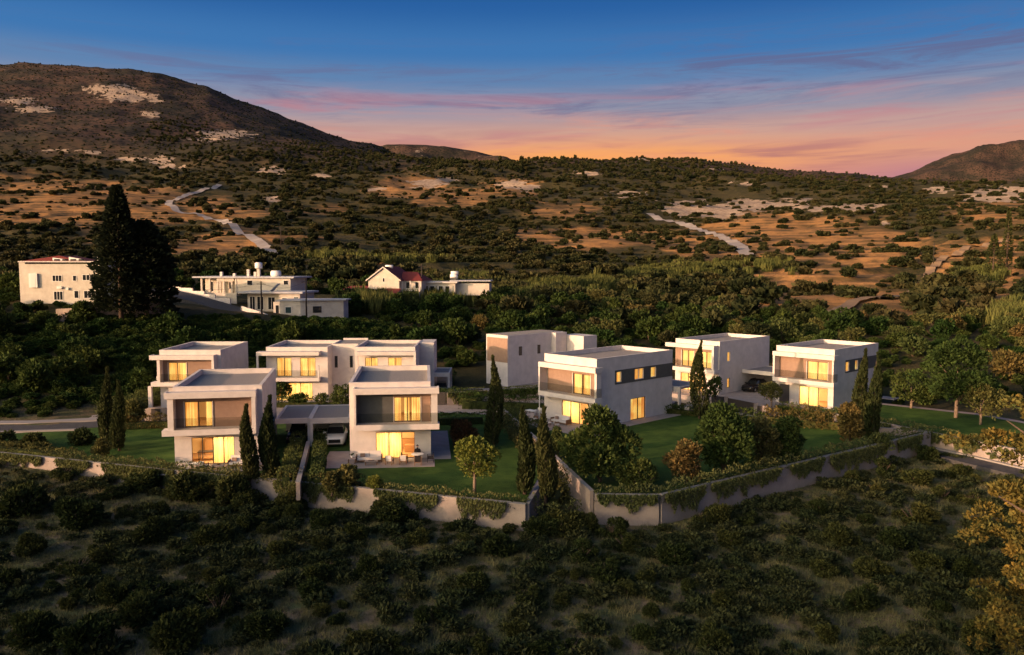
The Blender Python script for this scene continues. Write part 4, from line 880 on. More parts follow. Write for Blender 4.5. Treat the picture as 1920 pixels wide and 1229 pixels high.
for (a, b_, z0, z1, mu) in ((.405, .515, 4.0, 4.95, 2), (.655, .695, 4.05, 4.9, 0), (.775, .905, 4.15, 5.05, 2), (.415, .52, .8, 2.2, 2), (.665, .715, 1.1, 2.3, 0), (.785, .92, 1.1, 2.3, 2)): vwin(None, r, 'v', 0, x1*a, x1*b_, z0, z1, -1, mull=mu)
MB().box(x1*.125, x1*.225, -.35, -.002, 2.9, 5.3).build('bay_window', 'white_paint', r); MB().box(x1*.15, x1*.205, -.37, -.352, 3.0, 5.2).build('bay_pane', 'petal', r)
MB().box(x1*.46, x1*.52, -.35, -.03, 2.7, 3.1).build('air_conditioner', 'white_paint', r); MB().box(x1*.57, x1*.60, -.3, -.03, 2.5, 2.9).build('air_conditioner', 'white_paint', r); tank(r, x1*.9, 3, 7.4, .4, .2)
MB().box(x1+.002, x1+4.5, 1.5, 8, 0, 3.0).build('side_wing', 'plaster_cream', r); vwin(None, r, 'v', 1.5, x1+2.2, x1+3.4, .8, 2.1, -1); MB().box(x1, x1+4.7, 1.3, 8.2, 3.002, 3.2).build('wing_roof', 'village_roof', r)
# V2 long house with portico and covered terrace
D_ = 168; zb = 9.5; s = D_/F; r = vhouse(364, D_, zb, R(-8), 'long cream flat roofed house with columned porch and white roof tank beside the village road')
W2 = 200*s
MB().box(0, W2*.995, -.6, 9, 5.2, 5.5).build('flat_roof', 'village_roof', r)
MB().box(W2*.42, W2*.95, 0, 8.5, 2.2, 5.19).build('main_wall', 'plaster_cream', r); MB().box(W2*.06, W2*.42, 2.2, 8.5, 2.0, 5.19).build('porch_back_wall', 'plaster_cream', r)
for a in (.07, .15, .23, .255, .29, .37, .41): MB().box(W2*a, W2*a+.35, -.1, .25, 2.0, 5.19).build('column', 'plaster_cream', r)
MB().box(W2*.05, W2*.43, -.2, 2.2, 1.6, 2.0).build('porch_floor', 'plaster_old', r); MB().box(W2*.02, W2*.43, -.4, -.21, 0, 2.2).build('podium_wall', 'plaster_cream', r)
MB().box(W2*.24, W2*.40, -.12, .2, 4.5, 5.19).build('porch_lintel', 'plaster_cream', r)
for (a, b_, z0, z1) in ((.175, .215, 2.1, 4.4), (.30, .33, 3, 4.3), (.105, .14, 2.4, 4.4)): vwin(None, r, 'v', 2.2, W2*a, W2*b_, z0, z1, -1, mull=0)
for (a, b_, z0, z1) in ((.53, .58, 3.8, 4.7), (.885, .93, 3.9, 4.7)): vwin(None, r, 'v', 0, W2*a, W2*b_, z0, z1, -1, mull=0)
tank(r, W2*.58, 3, 5.5, .75, 1.6); tank(r, W2*.77, 2, 5.5, .7, .5, True)
for a, h_ in ((.19, .9), (.32, .6), (.46, 1.4), (.53, .9)): MB().box(W2*a, W2*a+.5, 3, 3.5, 5.5, 5.5+h_).build('chimney', 'plaster', r)
# lower front house of the pair
D_ = 160; s = D_/F; r = vhouse(455, D_, 8.3, R(-6), 'cream house with broad canopy roof stepped below the long flat roofed house')
W3 = 118*s; MB().box(W3*.08, W3*.62, 0, 7, 0, 3.6).build('main_wall', 'plaster_cream', r); MB().box(W3*.62, W3*.97, -1.0, 7, 0, 3.6).build('front_bay', 'plaster_cream', r)
MB().box(-.2, W3+.4, -1.7, 7.5, 3.602, 3.95).build('canopy_roof', 'village_roof', r)
for (a, b_, z0, z1) in ((.12, .2, .3, 2.9), (.24, .34, .5, 2.9), (.42, .53, .5, 2.8)): vwin(None, r, 'v', 0, W3*a, W3*b_, z0, z1, -1, mull=1)
for (a, b_, z0, z1) in ((.68, .76, 1.1, 2.7), (.87, .945, 1.2, 2.9)): vwin(None, r, 'v', -1.0, W3*a, W3*b_, z0, z1, -1, 'blue_glass', mull=0)
MB().box(W3*.1, W3*.6, -2.6, -2.4, -1.3, .4).build('terrace_wall', 'plaster_cream', r); MB().bar((W3*.46, .5, 4.0), (W3*.58, .5, 5.4), 1.6, .12).build('solar_panel', 'solar', r)
# small stone house lower right
D_ = 153; s = D_/F; r = vhouse(512, D_, 7.3, R(-5), 'small stone fronted house with white flat roof at the end of the village road')
W4 = 55*s; MB().box(0, W4*.28, -.0, 4, .0, 3.2).build('arched_porch', 'plaster_cream', r); MB().box(W4*.28+.002, W4, -.8, 6, 0, 3.4).build('main_wall', 'plaster_old', r)
MB().box(W4*.2, W4+.3, -1.1, 6.3, 3.402, 3.65).build('flat_roof', 'village_roof', r); MB().add([(W4+.3,-1.1,3.42),(W4+7.5,2.6,3.42),(W4+7.5,6.3,3.42),(W4+.3,6.3,3.42),(W4+.3,-1.1,3.65),(W4+7.5,2.6,3.65),(W4+7.5,6.3,3.65),(W4+.3,6.3,3.65)], [(0,3,2,1),(4,5,6,7),(0,1,5,4),(1,2,6,5),(2,3,7,6)]).build('long_roof', 'village_roof', r)
MB().add([(W4+.002,-.8,0),(W4+7,2.9,0),(W4+7,6,0),(W4+.002,6,0),(W4+.002,-.8,3.4),(W4+7,2.9,3.4),(W4+7,6,3.4),(W4+.002,6,3.4)], [(0,1,5,4),(1,2,6,5),(2,3,7,6)]).build('long_wall', 'plaster_old', r)
vwin(None, r, 'v', -.8, W4*.48, W4*.68, 1.2, 2.3, -1, 'blue_glass', mull=0); vwin(None, r, 'v', 0, W4*.08, W4*.2, .3, 2.6, -1, mull=0)
MB().add([(W4+2.0,-.02+.2,1.2),(W4+3.4,.93,1.2),(W4+3.4,.93,2.4),(W4+2.0,.20,2.4)], [(0,1,2,3)]).build('window', 'dark_glass', r)
# red roofed house with gable
D_ = 188; s = D_/F; zb = 10.5; r = vhouse(691, D_, zb, R(-10), 'cream gabled house with dark red tiled roof and white tank on its ridge')
W5 = 60*s
MB().box(0, W5, 0, 11, 0, 3.4).build('main_wall', 'plaster_cream', r)
MB().add([(0,0,3.4),(W5,0,3.4),(W5/2,0,6.1),(0,11,3.4),(W5,11,3.4),(W5/2,11,6.1)], [(0,1,2),(5,4,3)]).build('gable', 'plaster_cream', r)
MB().add([(-.5,-.4,3.15),(W5/2,-.4,6.2),(W5/2,11.4,6.2),(-.5,11.4,3.15),(-.5,-.4,3.35),(W5/2,-.4,6.42),(W5/2,11.4,6.42),(-.5,11.4,3.35)], [(0,3,2,1),(4,5,6,7),(0,1,5,4),(2,3,7,6),(3,0,4,7)]).build('roof', 'tile_red', r)
MB().add([(W5+.5,-.4,3.15),(W5/2,-.4,6.2),(W5/2,11.4,6.2),(W5+.5,11.4,3.15),(W5+.5,-.4,3.35),(W5/2,-.4,6.42),(W5/2,11.4,6.42),(W5+.5,11.4,3.35)], [(0,1,2,3),(7,6,5,4),(4,5,1,0),(6,7,3,2),(7,4,0,3)]).build('roof', 'tile_red', r)
MB().add([(-.5,-.42,3.1),(W5/2,-.42,6.15),(W5/2,-.42,6.45),(-.5,-.42,3.38)], [(0,1,2,3)]).add([(W5+.5,-.42,3.1),(W5/2,-.42,6.15),(W5/2,-.42,6.45),(W5+.5,-.42,3.38)], [(0,3,2,1)]).build('verge_board', 'plaster', r)
vwin(None, r, 'v', 0, W5*.47, W5*.53, 3.0, 3.8, -1, mull=0)
MB().add([(W5*.45,-3,0.4),(W5+.5,-3,0.4),(W5+.5,-.01,1.5),(W5*.6,-.01,1.5)], [(0,1,2,3)]).build('lean_to_roof', 'tile_red', r); MB().add([(-6,-1,1.2),(-.1,-1,1.2),(-.1,2.5,2.0),(-5,2.5,2.0)], [(0,1,2,3)]).build('annex_roof', 'tile_red', r); MB().box(-5.5, -.1, -.7, 2.3, -1, 1.15).build('annex_wall', 'plaster_cream', r)
MB().box(W5+.002, W5+4.6, 2.0, 10, -1.2, 3.2).build('side_wing', 'plaster_cream', r); MB().add([(W5,1.6,3.21),(W5+5,1.6,3.21),(W5+5,10.3,3.21),(W5,10.3,3.21),(W5-1,5.9,5.2),(W5+2.6,5.9,5.2)], [(0,1,5,4),(1,2,5),(2,3,4,5)]).build('wing_roof', 'tile_red', r)
for a in (1.0, 3.2): vwin(None, r, 'v', 2.0, W5+a, W5+a+.9, 1.5, 2.9, -1, mull=0)
for a in (.3, 2.2, 4.3): MB().box(W5+a, W5+a+.22, .9, 1.12, -1.2, 3.2).build('veranda_post', 'plaster', r)
MB().box(W5+.1, W5+4.6, .9, 1.98, .9, 1.1).build('veranda_floor', 'plaster', r); tank(r, W5/2, 4, 6.3, .4, .1, True)
# low white house right of it
D_ = 192; s = D_/F; r = vhouse(792, D_, 10.2, R(-4), 'low cream house with white flat roof and stacked tanks right of the gabled house')
W6 = 62*s; MB().box(0, W6, 0, 7, 0, 2.9).build('main_wall', 'plaster_cream', r); MB().box(-.3, W6+.5, -.5, 7.4, 2.902, 3.25).build('flat_roof', 'plaster', r)
MB().box(W6*.8, W6*2.0, 2, 8, 0, 2.8).build('rear_wing', 'plaster_cream', r); MB().box(W6*.8, W6*2.05, 1.6, 8.4, 3.26, 3.5).build('rear_roof', 'village_roof', r)
for a in (.05, .24, .5, .7): vwin(None, r, 'v', 0, W6*a, W6*a+.95, .8, 2.2, -1, mull=0)
MB().box(W6*.82, W6*1.0, 2, 3, 3.5, 4.2).build('tank_stand', 'clad_grey', r); tank(r, W6*.92, 2.5, 4.2, .55, .2, True); tank(r, W6*.94, 2.5, 5.1, .45, .1, True)

# village road, its stepped boundary wall, low stone wall, utility poles
def gline(pts): return [ground_at(*p) for p in pts]
vr = [(250, 541), (300, 546), (345, 556), (400, 572), (450, 588), (500, 604)]
Pv = []
for k, (x, y) in enumerate(vr):
    D_ = np.interp(x, [250, 500], [172, 147]); Pv.append(((x-960)/F*D_, D_, y2z(y, D_)))
ribbon('road', Pv, 5.5, 'asphalt', .25, 2.5)
Pw = [((x-960)/F*D_, D_, float(y2z(y, D_))) for x, y, D_ in ((318, 541, 172), (340, 545, 170), (362, 551, 168), (384, 557, 166), (404, 564, 164), (432, 572, 160))]
for i in range(5):
    a, b_ = Pw[i], Pw[i+1]; wall_line([a[:2], b_[:2]], min(a[2], b_[2])-2, max(a[2], b_[2])+.55, .25, ['far left', 'second', 'middle', 'fourth', 'right end'][i]+' step of the white boundary wall climbing beside the village road', cap=False, name='boundary_wall', m_='plaster')
Pw = [((x-960)/F*D_, D_, float(y2z(y, D_))) for x, y, D_ in ((452, 580, 154), (485, 590, 151), (505, 598, 149))]
wall_line([p[:2] for p in Pw], [p[2]-2 for p in Pw], [p[2]+.6 for p in Pw], .25, 'low white wall stepping down to the small stone house', cap=False, name='boundary_wall', m_='plaster')
Pw = [((x-960)/F*D_, D_, float(y2z(y, D_))) for x, y, D_ in ((105, 582, 134), (150, 580, 134), (200, 577, 135), (250, 573, 136), (300, 569, 138))]
wall_line([p[:2] for p in Pw], [p[2]-3.5 for p in Pw], [p[2]+.2 for p in Pw], .5, 'rough stone retaining wall below the white house on the left', cap=False, name='stone_wall', m_='stone')
def pole(px, ytop, ybase, D_, label, arm=False):
    x = (px-960)/F*D_; z0 = float(y2z(ybase, D_)); z1 = float(y2z(ytop, D_)); r = empty('utility_pole', (x, D_, z0-1), 0, label, 'pole', 'wooden utility poles')
    MB().tube([(0, 0, 0), (0, 0, z1-z0+1)], [.17, .12]).build('pole', 'pole_wood', r)
    MB().bar((-.8, 0, z1-z0+.4), (.8, 0, z1-z0+.4), .1).build('cross_arm', 'pole_wood', r)
    return r, Vector((x, D_, z1-.3))
T1 = pole(321, 530, 575, 158, 'utility pole left of the village road'); T2 = pole(490, 527, 590, 150, 'utility pole in front of the cream canopy house'); T3 = pole(574, 523, 592, 150, 'utility pole at the small stone house')
T4 = pole(791, 495, 545, 190, 'utility pole right of the gabled house'); T5 = pole(529, 425, 455, 300, 'slender utility pole on the hillside track'); T6 = pole(1748, 455, 490, 330, 'pale utility pole beside the dirt track on the right')
for a, b_, l in ((T1, T2, 'thin overhead wire from the left pole to the middle pole'), (T2, T3, 'thin overhead wire between the two poles at the village houses')):
    pts = [a[1].lerp(b_[1], k/10)-Vector((0, 0, 1.2*(1-(k/5-1)**2))) for k in range(11)]; tag(MB().tube(pts, [.02]*11, 4).build('overhead_wire', 'pole_wood'), l, 'wire')
# tracks over the hills
for pts, wd, m_ in (([(412, 348), (385, 356), (350, 367), (318, 379), (316, 386), (330, 398), (345, 402), (385, 409), (420, 417), (440, 428), (470, 446), (492, 462), (510, 478)], 6., 'track'), 
        ([(1218, 402), (1250, 415), (1275, 421), (1295, 427), (1318, 434), (1345, 441), (1372, 455), (1390, 468), (1400, 482)], 8.0, 'track'),
        ([(1738, 530), (1745, 505), (1765, 490), (1800, 477), (1850, 462), (1890, 450)], 4., 'dust_track'), ([(1540, 600), (1600, 570), (1680, 560), (1738, 530)], 3.5, 'dust_track')):
    ribbon('track', gline(pts), wd, m_, .8, drape=True)
# ------------------------------------------------------------------ vegetation
def unit_(a): return a/np.maximum(np.linalg.norm(a, axis=-1, keepdims=True), 1e-6)
def sprays(P, D_, size, seed, droop=0., width=.55, jitter=.8):
    """one diamond shaped leaf spray per point P, growing roughly along D_"""
    r = np.random.default_rng(seed); n = len(P); t = unit_(D_+r.normal(0, jitter, (n, 3))*.6+np.array([0, 0, -droop]))
    w_ = unit_(np.cross(t, r.normal(0, 1, (n, 3)))); s = (size*(.55+.9*r.random(n)))[:, None]; nn_ = np.cross(t, w_)*s*.12
    V3 = np.stack([P-t*s*.3, P+t*s*.25+w_*s*width*.5+nn_, P+t*s*.75, P+t*s*.25-w_*s*width*.5+nn_], 1).reshape(-1, 3)
    return V3, np.arange(4*n).reshape(n, 4)
def lobe_points(lobes, n, seed, shell=.55, flat_bottom=True):
    r = np.random.default_rng(seed); lb = np.array(lobes, float); vol = (lb[:, 3]*lb[:, 4]*lb[:, 5])**(2/3.); k = r.choice(len(lb), n*2, p=vol/vol.sum())
    d = unit_(r.normal(0, 1, (n*2, 3))); rad = shell+(1-shell)*r.random(n*2)**.6; p = lb[k, :3]+d*lb[k, 3:6]*rad[:, None]
    ins = np.zeros(n*2, bool)
    for j in range(len(lb)):
        q = (p-lb[j, :3])/lb[j, 3:6]; ins |= ((q**2).sum(1) < (shell*.8)**2) & (k != j)
    keep = ~ins & (p[:, 2] > 0.02) & ((d[:, 2] > -.55) | (r.random(n*2) < .35))
    p, d = p[keep][:n], d[keep][:n]; return p, d
def bush_lobes(rx, h, nl, seed, squat=.8):
    r = np.random.default_rng(seed); L_ = [(0, 0, h*.42, rx*.62, rx*.62, h*.45)]
    for i in range(nl):
        a = r.random()*2*pi; q = rx*(.25+.5*r.random()); z = h*(.25+.5*r.random()); s = rx*(.22+.24*r.random()); L_.append((cos(a)*q, sin(a)*q, z, s, s, min(s*squat, h*.4)))
    return L_
def leafy(name, lobes, n, size, matn, seed, **k):
    p, d = lobe_points(lobes, n, seed); V3, F3 = sprays(p, d+np.array([0, 0, .35]), size, seed+1, **k); return raw_mesh(name, V3, F3, matn)
def stems(h, rx, n, seed, r0=.05, matn='bark'):
    rr = random.Random(seed); mb = MB()
    for k in range(n):
        a = rr.random()*2*pi; q = rx*(.3+.5*rr.random()); mb.tube([(cos(a)*.05, sin(a)*.05, -.2), (cos(a)*q*.4, sin(a)*q*.4, h*.35), (cos(a+.3)*q, sin(a+.3)*q, h*.72)], [r0, r0*.7, r0*.3], 5)
    return mb.mesh('stems', matn)
def plant(name, lm, sm, loc, rz=0, scale=1., lname='foliage', sname='stem', **k):
    r = empty(name, loc, rz); r.scale = scale if isinstance(scale, tuple) else (scale,)*3
    if lm: link(lname, lm, r)
    if sm: link(sname, sm, r)
    return tag(r, **k)
rs = random.Random(5)
COLW = [(330, 'below the left end of the front wall'), (560, 'below the front left villa'), (840, 'below the sofa terrace villa'), (1120, 'below the two near cypresses'), (1420, 'below the right garden corner'), (1700, 'below the long right wall'), (9999, 'near the golden tree')]
ROWW = [(960, 'uppermost,'), (1040, 'upper middle,'), (1130, 'lower middle,'), (9999, 'lowest,')]
def where(x, y):
    u, v = px_of(x, y, float(gz(x, y))); return next(b for a, b in ROWW if v < a)+' '+next(b for a, b in COLW if u < a)
def gzf(x, y): return float(gz(x, y))

# --- dark shrubs of the foreground slope (unit shrub: radius about 1.3 m, height about 1.9 m)
FB = [(leafy('shrub_foliage', bush_lobes(1.35, 1.9, 13, 100+i, .95), 3400, .24, 'leaf_scrub', 300+i, width=.45), stems(1.7, 1.2, 7, i)) for i in range(6)]
for i in range(4):      # sprawling, open shrubs with bare twigs
    r_ = np.random.default_rng(150+i); L_ = []
    for k in range(15):
        a_r = r_.random()*2*pi; q_ = 1.25*r_.random()**.6; s_ = .22+.30*r_.random(); L_.append((cos(a_r)*q_*1.1, sin(a_r)*q_*.8, .25+r_.random()*(1.45-.5*q_), s_, s_, s_*.8))
    FB.append((leafy('shrub_foliage', L_, 2400, .22, 'leaf_scrub', 340+i, width=.4), stems(1.8, 1.3, 11, 20+i, .045)))
crop4 = [(150,240,330),(330,60,120),(460,100,90),(420,310,320),(590,160,200),(740,110,160),(780,380,300),(900,150,220),(1110,140,260),(1090,390,280),(1250,220,220),(1330,150,200),(170,440,250),(390,550,280),(560,480,260),(1450,470,240),(1660,320,220),(1580,170,140),(1500,270,180),(1890,560,200),(600,700,260),(960,650,240),(1130,760,320),(1380,860,340),(700,800,360),(450,950,400),(150,920,380),(900,930,360),(1850,920,240),(1650,760,150),(1840,370,180),(1690,520,130),(960,460,140),(1230,810,120),(40,330,160),(60,600,170),(260,640,150),(1280,320,170),(820,250,170),(680,250,160)]
crop5 = [(60,240,240),(230,390,200),(390,320,120),(480,400,160),(650,440,260),(850,310,180),(1060,240,200),(1090,470,280),(1300,420,230),(1560,500,260),(1700,300,180),(1850,410,200),(520,640,300),(280,790,240),(800,700,230),(1200,580,260),(1300,650,180),(1790,720,220),(1420,760,160),(980,710,140),(730,870,170),(1090,810,110),(1240,910,140),(560,950,220),(110,940,260),(1400,890,200),(1750,950,260),(1390,590,150),(1040,570,110),(960,560,100),(1620,640,150),(930,230,130),(700,330,140)]
crop8 = [(75,680,130),(210,555,100),(330,530,150),(460,560,180),(500,470,120),(300,600,130),(450,720,260),(620,540,160),(160,800,200),(260,720,120),(380,810,200),(230,1050,220),(100,920,160),(500,900,200),(680,640,140),(640,920,150),(560,1060,120),(680,1180,200),(750,1060,160),(110,1180,160),(560,620,120),(720,760,160),(700,560,110)]
spots = [(x/2.743, 880+y/2.743, w_/2.743) for x, y, w_ in crop4]+[(700+x/2.743, 880+y/2.743, w_/2.743) for x, y, w_ in crop5]+[(1500+x/2.086, 640+y/2.086, w_/2.086) for x, y, w_ in crop8]
spots += [(1012,985,90),(1062,1000,115),(1098,985,80),(470,928,100),(385,918,110),(300,902,90),(745,978,125),(560,935,75),(130,892,80),(1345,985,80),(1150,1010,80)]
occ = []
def shrub(x, y, wpx=None, wm=None, hs=1., meshes=FB, name='scrub_shrub', lab='dark green scrub shrub growing on the shadowed slope below the garden walls', grp='scrub shrubs of the foreground slope', cat='shrub'):
    z = gzf(x, y); w_ = wm or wpx*y/F; s = w_/2.9; i = rs.randrange(len(meshes)); occ.append((x, y, w_))
    hh3 = .85+.35*rs.random(); lab = ('large ' if w_ > 3 else 'mid sized ' if w_ > 1.9 else 'small ')+('tall ' if hh3 > 1.03 else 'spreading ')+'dark scrub shrub, '+where(x, y)
    return plant(name, meshes[i][0], meshes[i][1], (x, y, z-.12*s), rs.random()*6.28, (s*(.9+.2*rs.random()), s*(.9+.2*rs.random()), s*hs*hh3), label=lab, cat=cat, group=grp)
def wall_y(x): return np.interp(x, [-80, -46, -28.1, -11.5, 1, 6, 10.8, 42, 60], [85.6, 74.2, 67.9, 62.5, 58.2, 59.6, 59.7, 82.5, 90])
for px, py, wpx in spots:
    z = -2.2
    for _ in range(3):
        p = at(px, py-1, z); z = gzf(p.x, p.y)
    w_ = wpx*p.y/F*.88
    if p.y > wall_y(p.x)-w_*.38-.2: p.y = float(wall_y(p.x))-w_*.38-.2
    shrub(p.x, p.y, wm=max(w_*.9, 1.2), hs=.75+.35*rs.random())
tries = 0; cnt = 0
while cnt < 90 and tries < 9000:      # smaller ones between them
    tries += 1; y = 22+rs.random()*62; x = (rs.random()*2-1)*y*.68; w_ = .9+rs.random()**2*2.0
    if y > wall_y(x)-w_*.6-.3 or (x > 30 and y > 60 and x-y > -38): continue
    if any((x-a)**2+(y-b_)**2 < ((w_+c_)*.36)**2 for a, b_, c_ in occ): continue
    shrub(x, y, wm=w_, hs=.8); cnt += 1
# low tussocks: the largest as things, the rest as ground cover
LT = [leafy('tussock_foliage', bush_lobes(.5, .42, 5, 700+i, .7), 420, .13, 'leaf_low', 720+i, width=.4) for i in range(4)]
lowpts = []; tries = 0
while len(lowpts) < 2600 and tries < 60000:
    tries += 1; y = 19+rs.random()**.8*64; x = (rs.random()*2-1)*y*.7
    if y > wall_y(x)-.9: continue
    if fbm(np.array([x/5.]), np.array([y/5.]), 3)[0] < .44 and rs.random() < .75: continue
    if any((x-a)**2+(y-b_)**2 < (c_*.34)**2 for a, b_, c_ in occ): continue
    lowpts.append((x, y, .6+rs.random()**2*1.9))
lowpts.sort(key=lambda q: -q[2]/q[1])
for x, y, s in lowpts[:260]:
    o = link('low_tussock', LT[rs.randrange(4)], None, (x, y, gzf(x, y)-.03)); o.rotation_euler.z = rs.random()*6.28; o.scale = (s, s*(.8+.4*rs.random()), s*(.75+.4*rs.random()))
    tag(o, ('broad' if s > 1.6 else 'small')+' low tussock, '+where(x, y), 'tussock', 'low tussocks of the foreground slope')

# geometry nodes scatter of a point cloud (x, y, z, rot, scale, kind) over source meshes: for what nobody could count
def scatter(name, pts, sources, label=None):
    pts = np.array(pts, np.float32); me = bpy.data.meshes.new(name); me.vertices.add(len(pts)); me.vertices.foreach_set('co', pts[:, :3].ravel())
    for n_, c_ in (('rot', 3), ('siz', 4), ('hsc', 6)): a = me.attributes.new(n_, 'FLOAT', 'POINT'); a.data.foreach_set('value', np.ascontiguousarray(pts[:, c_]))
    a = me.attributes.new('kindn', 'INT', 'POINT'); a.data.foreach_set('value', pts[:, 5].astype(np.int32)); me.update()
    o = link(name, me, kind='stuff'); tag(o, label)
    ng = bpy.data.node_groups.new(name, 'GeometryNodeTree'); ng.interface.new_socket('Geometry', in_out='INPUT', socket_type='NodeSocketGeometry'); ng.interface.new_socket('Geometry', in_out='OUTPUT', socket_type='NodeSocketGeometry')
    n = ng.nodes; l = ng.links; gi = n.new('NodeGroupInput'); go = n.new('NodeGroupOutput'); gt = n.new('GeometryNodeGeometryToInstance')
    def na(nm, t_): q = n.new('GeometryNodeInputNamedAttribute'); q.data_type = t_; q.inputs[0].default_value = nm; return q.outputs['Attribute']
    jn = n.new('GeometryNodeJoinGeometry')
    for s_ in sources:
        oi = n.new('GeometryNodeObjectInfo'); oi.inputs[0].default_value = s_; oi.inputs['As Instance'].default_value = True; oi.transform_space = 'ORIGINAL'; l.new(oi.outputs['Geometry'], gt.inputs[0])
    ip = n.new('GeometryNodeInstanceOnPoints'); l.new(gi.outputs[0], ip.inputs['Points']); l.new(gt.outputs[0], ip.inputs['Instance']); ip.inputs['Pick Instance'].default_value = True
    gt_ = na('kindn', 'INT'); l.new(gt_, ip.inputs['Instance Index'])
    cx = n.new('ShaderNodeCombineXYZ'); l.new(na('rot', 'FLOAT'), cx.inputs[2]); l.new(cx.outputs[0], ip.inputs['Rotation'])
    c2 = n.new('ShaderNodeCombineXYZ'); sz = na('siz', 'FLOAT'); l.new(sz, c2.inputs[0]); l.new(sz, c2.inputs[1]); mu = n.new('ShaderNodeMath'); mu.operation = 'MULTIPLY'; l.new(sz, mu.inputs[0]); l.new(na('hsc', 'FLOAT'), mu.inputs[1]); l.new(mu.outputs[0], c2.inputs[2]); l.new(c2.outputs[0], ip.inputs['Scale'])
    l.new(ip.outputs[0], go.inputs[0]); md = o.modifiers.new('scatter', 'NODES'); md.node_group = ng; return o
def src(name, me): return bpy.data.objects.new(name, me)     # mesh source for a scatter, never linked to the scene
LTs = [src('tussock_source', m_) for m_ in LT]
scatter('ground_cover', [(x, y, gzf(x, y)-.03, rs.random()*6.28, s, rs.randrange(4), .8) for x, y, s in lowpts[260:]], LTs)
# dry grass blades between
gb = MB()
for k in range(26):
    a = rs.random()*6.28; q = rs.random()*.3; x, y = cos(a)*q, sin(a)*q; h_ = .12+rs.random()*.18; b_ = rs.random()*6.28
    gb.add([(x-.012, y, 0), (x+.012, y, 0), (x+cos(b_)*.12, y+sin(b_)*.12, h_)], [(0, 1, 2)])
M['dry_grass'] = mat('dry_grass', (.17, .15, .075), .95, color2=(.10, .11, .05), nscale=.5, island=.3, spec=.05, coord='World')
gs = src('grass_source', gb.mesh('grass', 'dry_grass')); gp_ = []
for _ in range(30000):
    y = 19+rs.random()**.7*62; x = (rs.random()*2-1)*y*.7
    if y < wall_y(x)-.4: gp_.append((x, y, 0, rs.random()*6.28, .7+rs.random()*.9, 0, 1))
gp_ = np.array(gp_); gp_[:, 2] = gz(gp_[:, 0], gp_[:, 1])-.02; scatter('dry_grass', gp_, [gs])
sp_ = []
for (x0, x1, y0, y1) in ((-45, 4, 60, 92), (5, 41, 61, 92), (36, 58, 72, 104)):
    pass

# --- trees with crowns
def crown_tree(name, px, base, top, wpx, leaf, label, n=2600, size=.3, trunk='bark', th=.28, lobes=10, z=0., cat='tree', squat=.85, seed=0, pt=None, group=None, sq=1., droop=0.):
    p = Vector(pt) if pt else at(px, base, z); D_ = p.y; Hh = (base-top)*D_/F*1.02; W_ = wpx*D_/F; r = np.random.default_rng(seed+int(px)); L_ = []
    ch = Hh*(1-th); 
    for i in range(lobes):
        a = r.random()*2*pi; f = r.random(); zz = Hh*th+ch*(.12+.76*f); rad = W_/2*(1.0-.55*abs(f-.4)*1.3); q = rad*(.25+.45*r.random()); s = rad*(.30+.28*r.random()); L_.append((cos(a)*q, sin(a)*q, zz, s, s, min(s*squat, ch*.35)))
    L_.append((0, 0, Hh*th+ch*.48, W_*.30, W_*.30, ch*.44)); L_.append((0, 0, Hh-ch*.16, W_*.2, W_*.2, ch*.16))
    me = leafy('crown', L_, n, size, leaf, seed+3, droop=droop); mb = MB()
    mb.tube([(0, 0, -.3), (.05, .02, Hh*th*.8), (0, .05, Hh*.55), (.05, 0, Hh*.8)], [W_*.018+.06, W_*.015+.05, W_*.01+.03, .02], 8)
    for i in range(5):
        a = i*1.3+seed; mb.tube([(0, .03, Hh*th*(.7+.12*i)), (cos(a)*W_*.16, sin(a)*W_*.16, Hh*th+ch*.2+ch*.06*i), (cos(a)*W_*.33, sin(a)*W_*.33, Hh*th+ch*.42+ch*.05*i)], [.03+W_*.008, .02+W_*.005, .012], 6)
    t_ = plant(name, me, mb.mesh('trunk', trunk), p, 0, 1, 'crown', 'trunk', label=label, cat=cat, group=group); return t_
def cypress(px, base, top, wpx, label, seed, z=0., leaf='leaf_cypress'):
    p = at(px, base, z); Hh = (base-top)*p.y/F*1.03; rw = wpx*p.y/F/2; r = np.random.default_rng(seed); n = 4200
    f = r.random(n)**.85; a = r.random(n)*2*pi; prof = np.sin(np.clip(f*1.02+.06, 0, 1)**.62*pi)**.6; prof = np.where(f < .25, np.maximum(prof, .75+f), prof); prof *= np.interp(f, [0, .5, .85, 1], [1, 1, .75, .25])
    bump_ = .80+.35*fbm(a*1.6+seed, f*14.+seed, 3); q = rw*prof*bump_*(.55+.45*r.random(n)**.5)
    P = np.stack([np.cos(a)*q+ .28*np.sin(f*5+seed)*rw, np.sin(a)*q, .25+f*(Hh-.45)], 1); D3 = np.stack([np.cos(a)*.45, np.sin(a)*.45, np.full(n, 1.2)], 1)
    V3, F3 = sprays(P, D3, .34, seed, width=.32, jitter=.45); me = raw_mesh('crown', V3, F3, leaf)
    tm = MB().tube([(0, 0, -.3), (0, 0, Hh*.5), (0, 0, Hh*.9)], [.16, .1, .03]).mesh('trunk', 'bark'); return plant('cypress_tree', me, tm, p, 0, 1, 'crown', 'trunk', label=label, cat='cypress', group=None)
cypress(467, 905, 758, 30, 'slim cypress covering the right corner of the front left villa', 1)
cypress(507, 900, 742, 34, 'taller cypress left of the carport with the black car', 2)
cypress(203, 842, 690, 25, 'left one of the close cypress pair at the left end of the gardens', 3)
cypress(224, 846, 714, 25, 'right, shorter one of the close cypress pair at the left end of the gardens', 4)
cypress(926, 838, 668, 32, 'tall dark cypress beside the dividing wall, in front of the blank villa', 5)
cypress(984, 928, 760, 32, 'left one of the two cypresses at the near end of the dividing wall', 6)
cypress(1023, 938, 762, 36, 'right, wider one of the two cypresses at the near end of the dividing wall', 7)
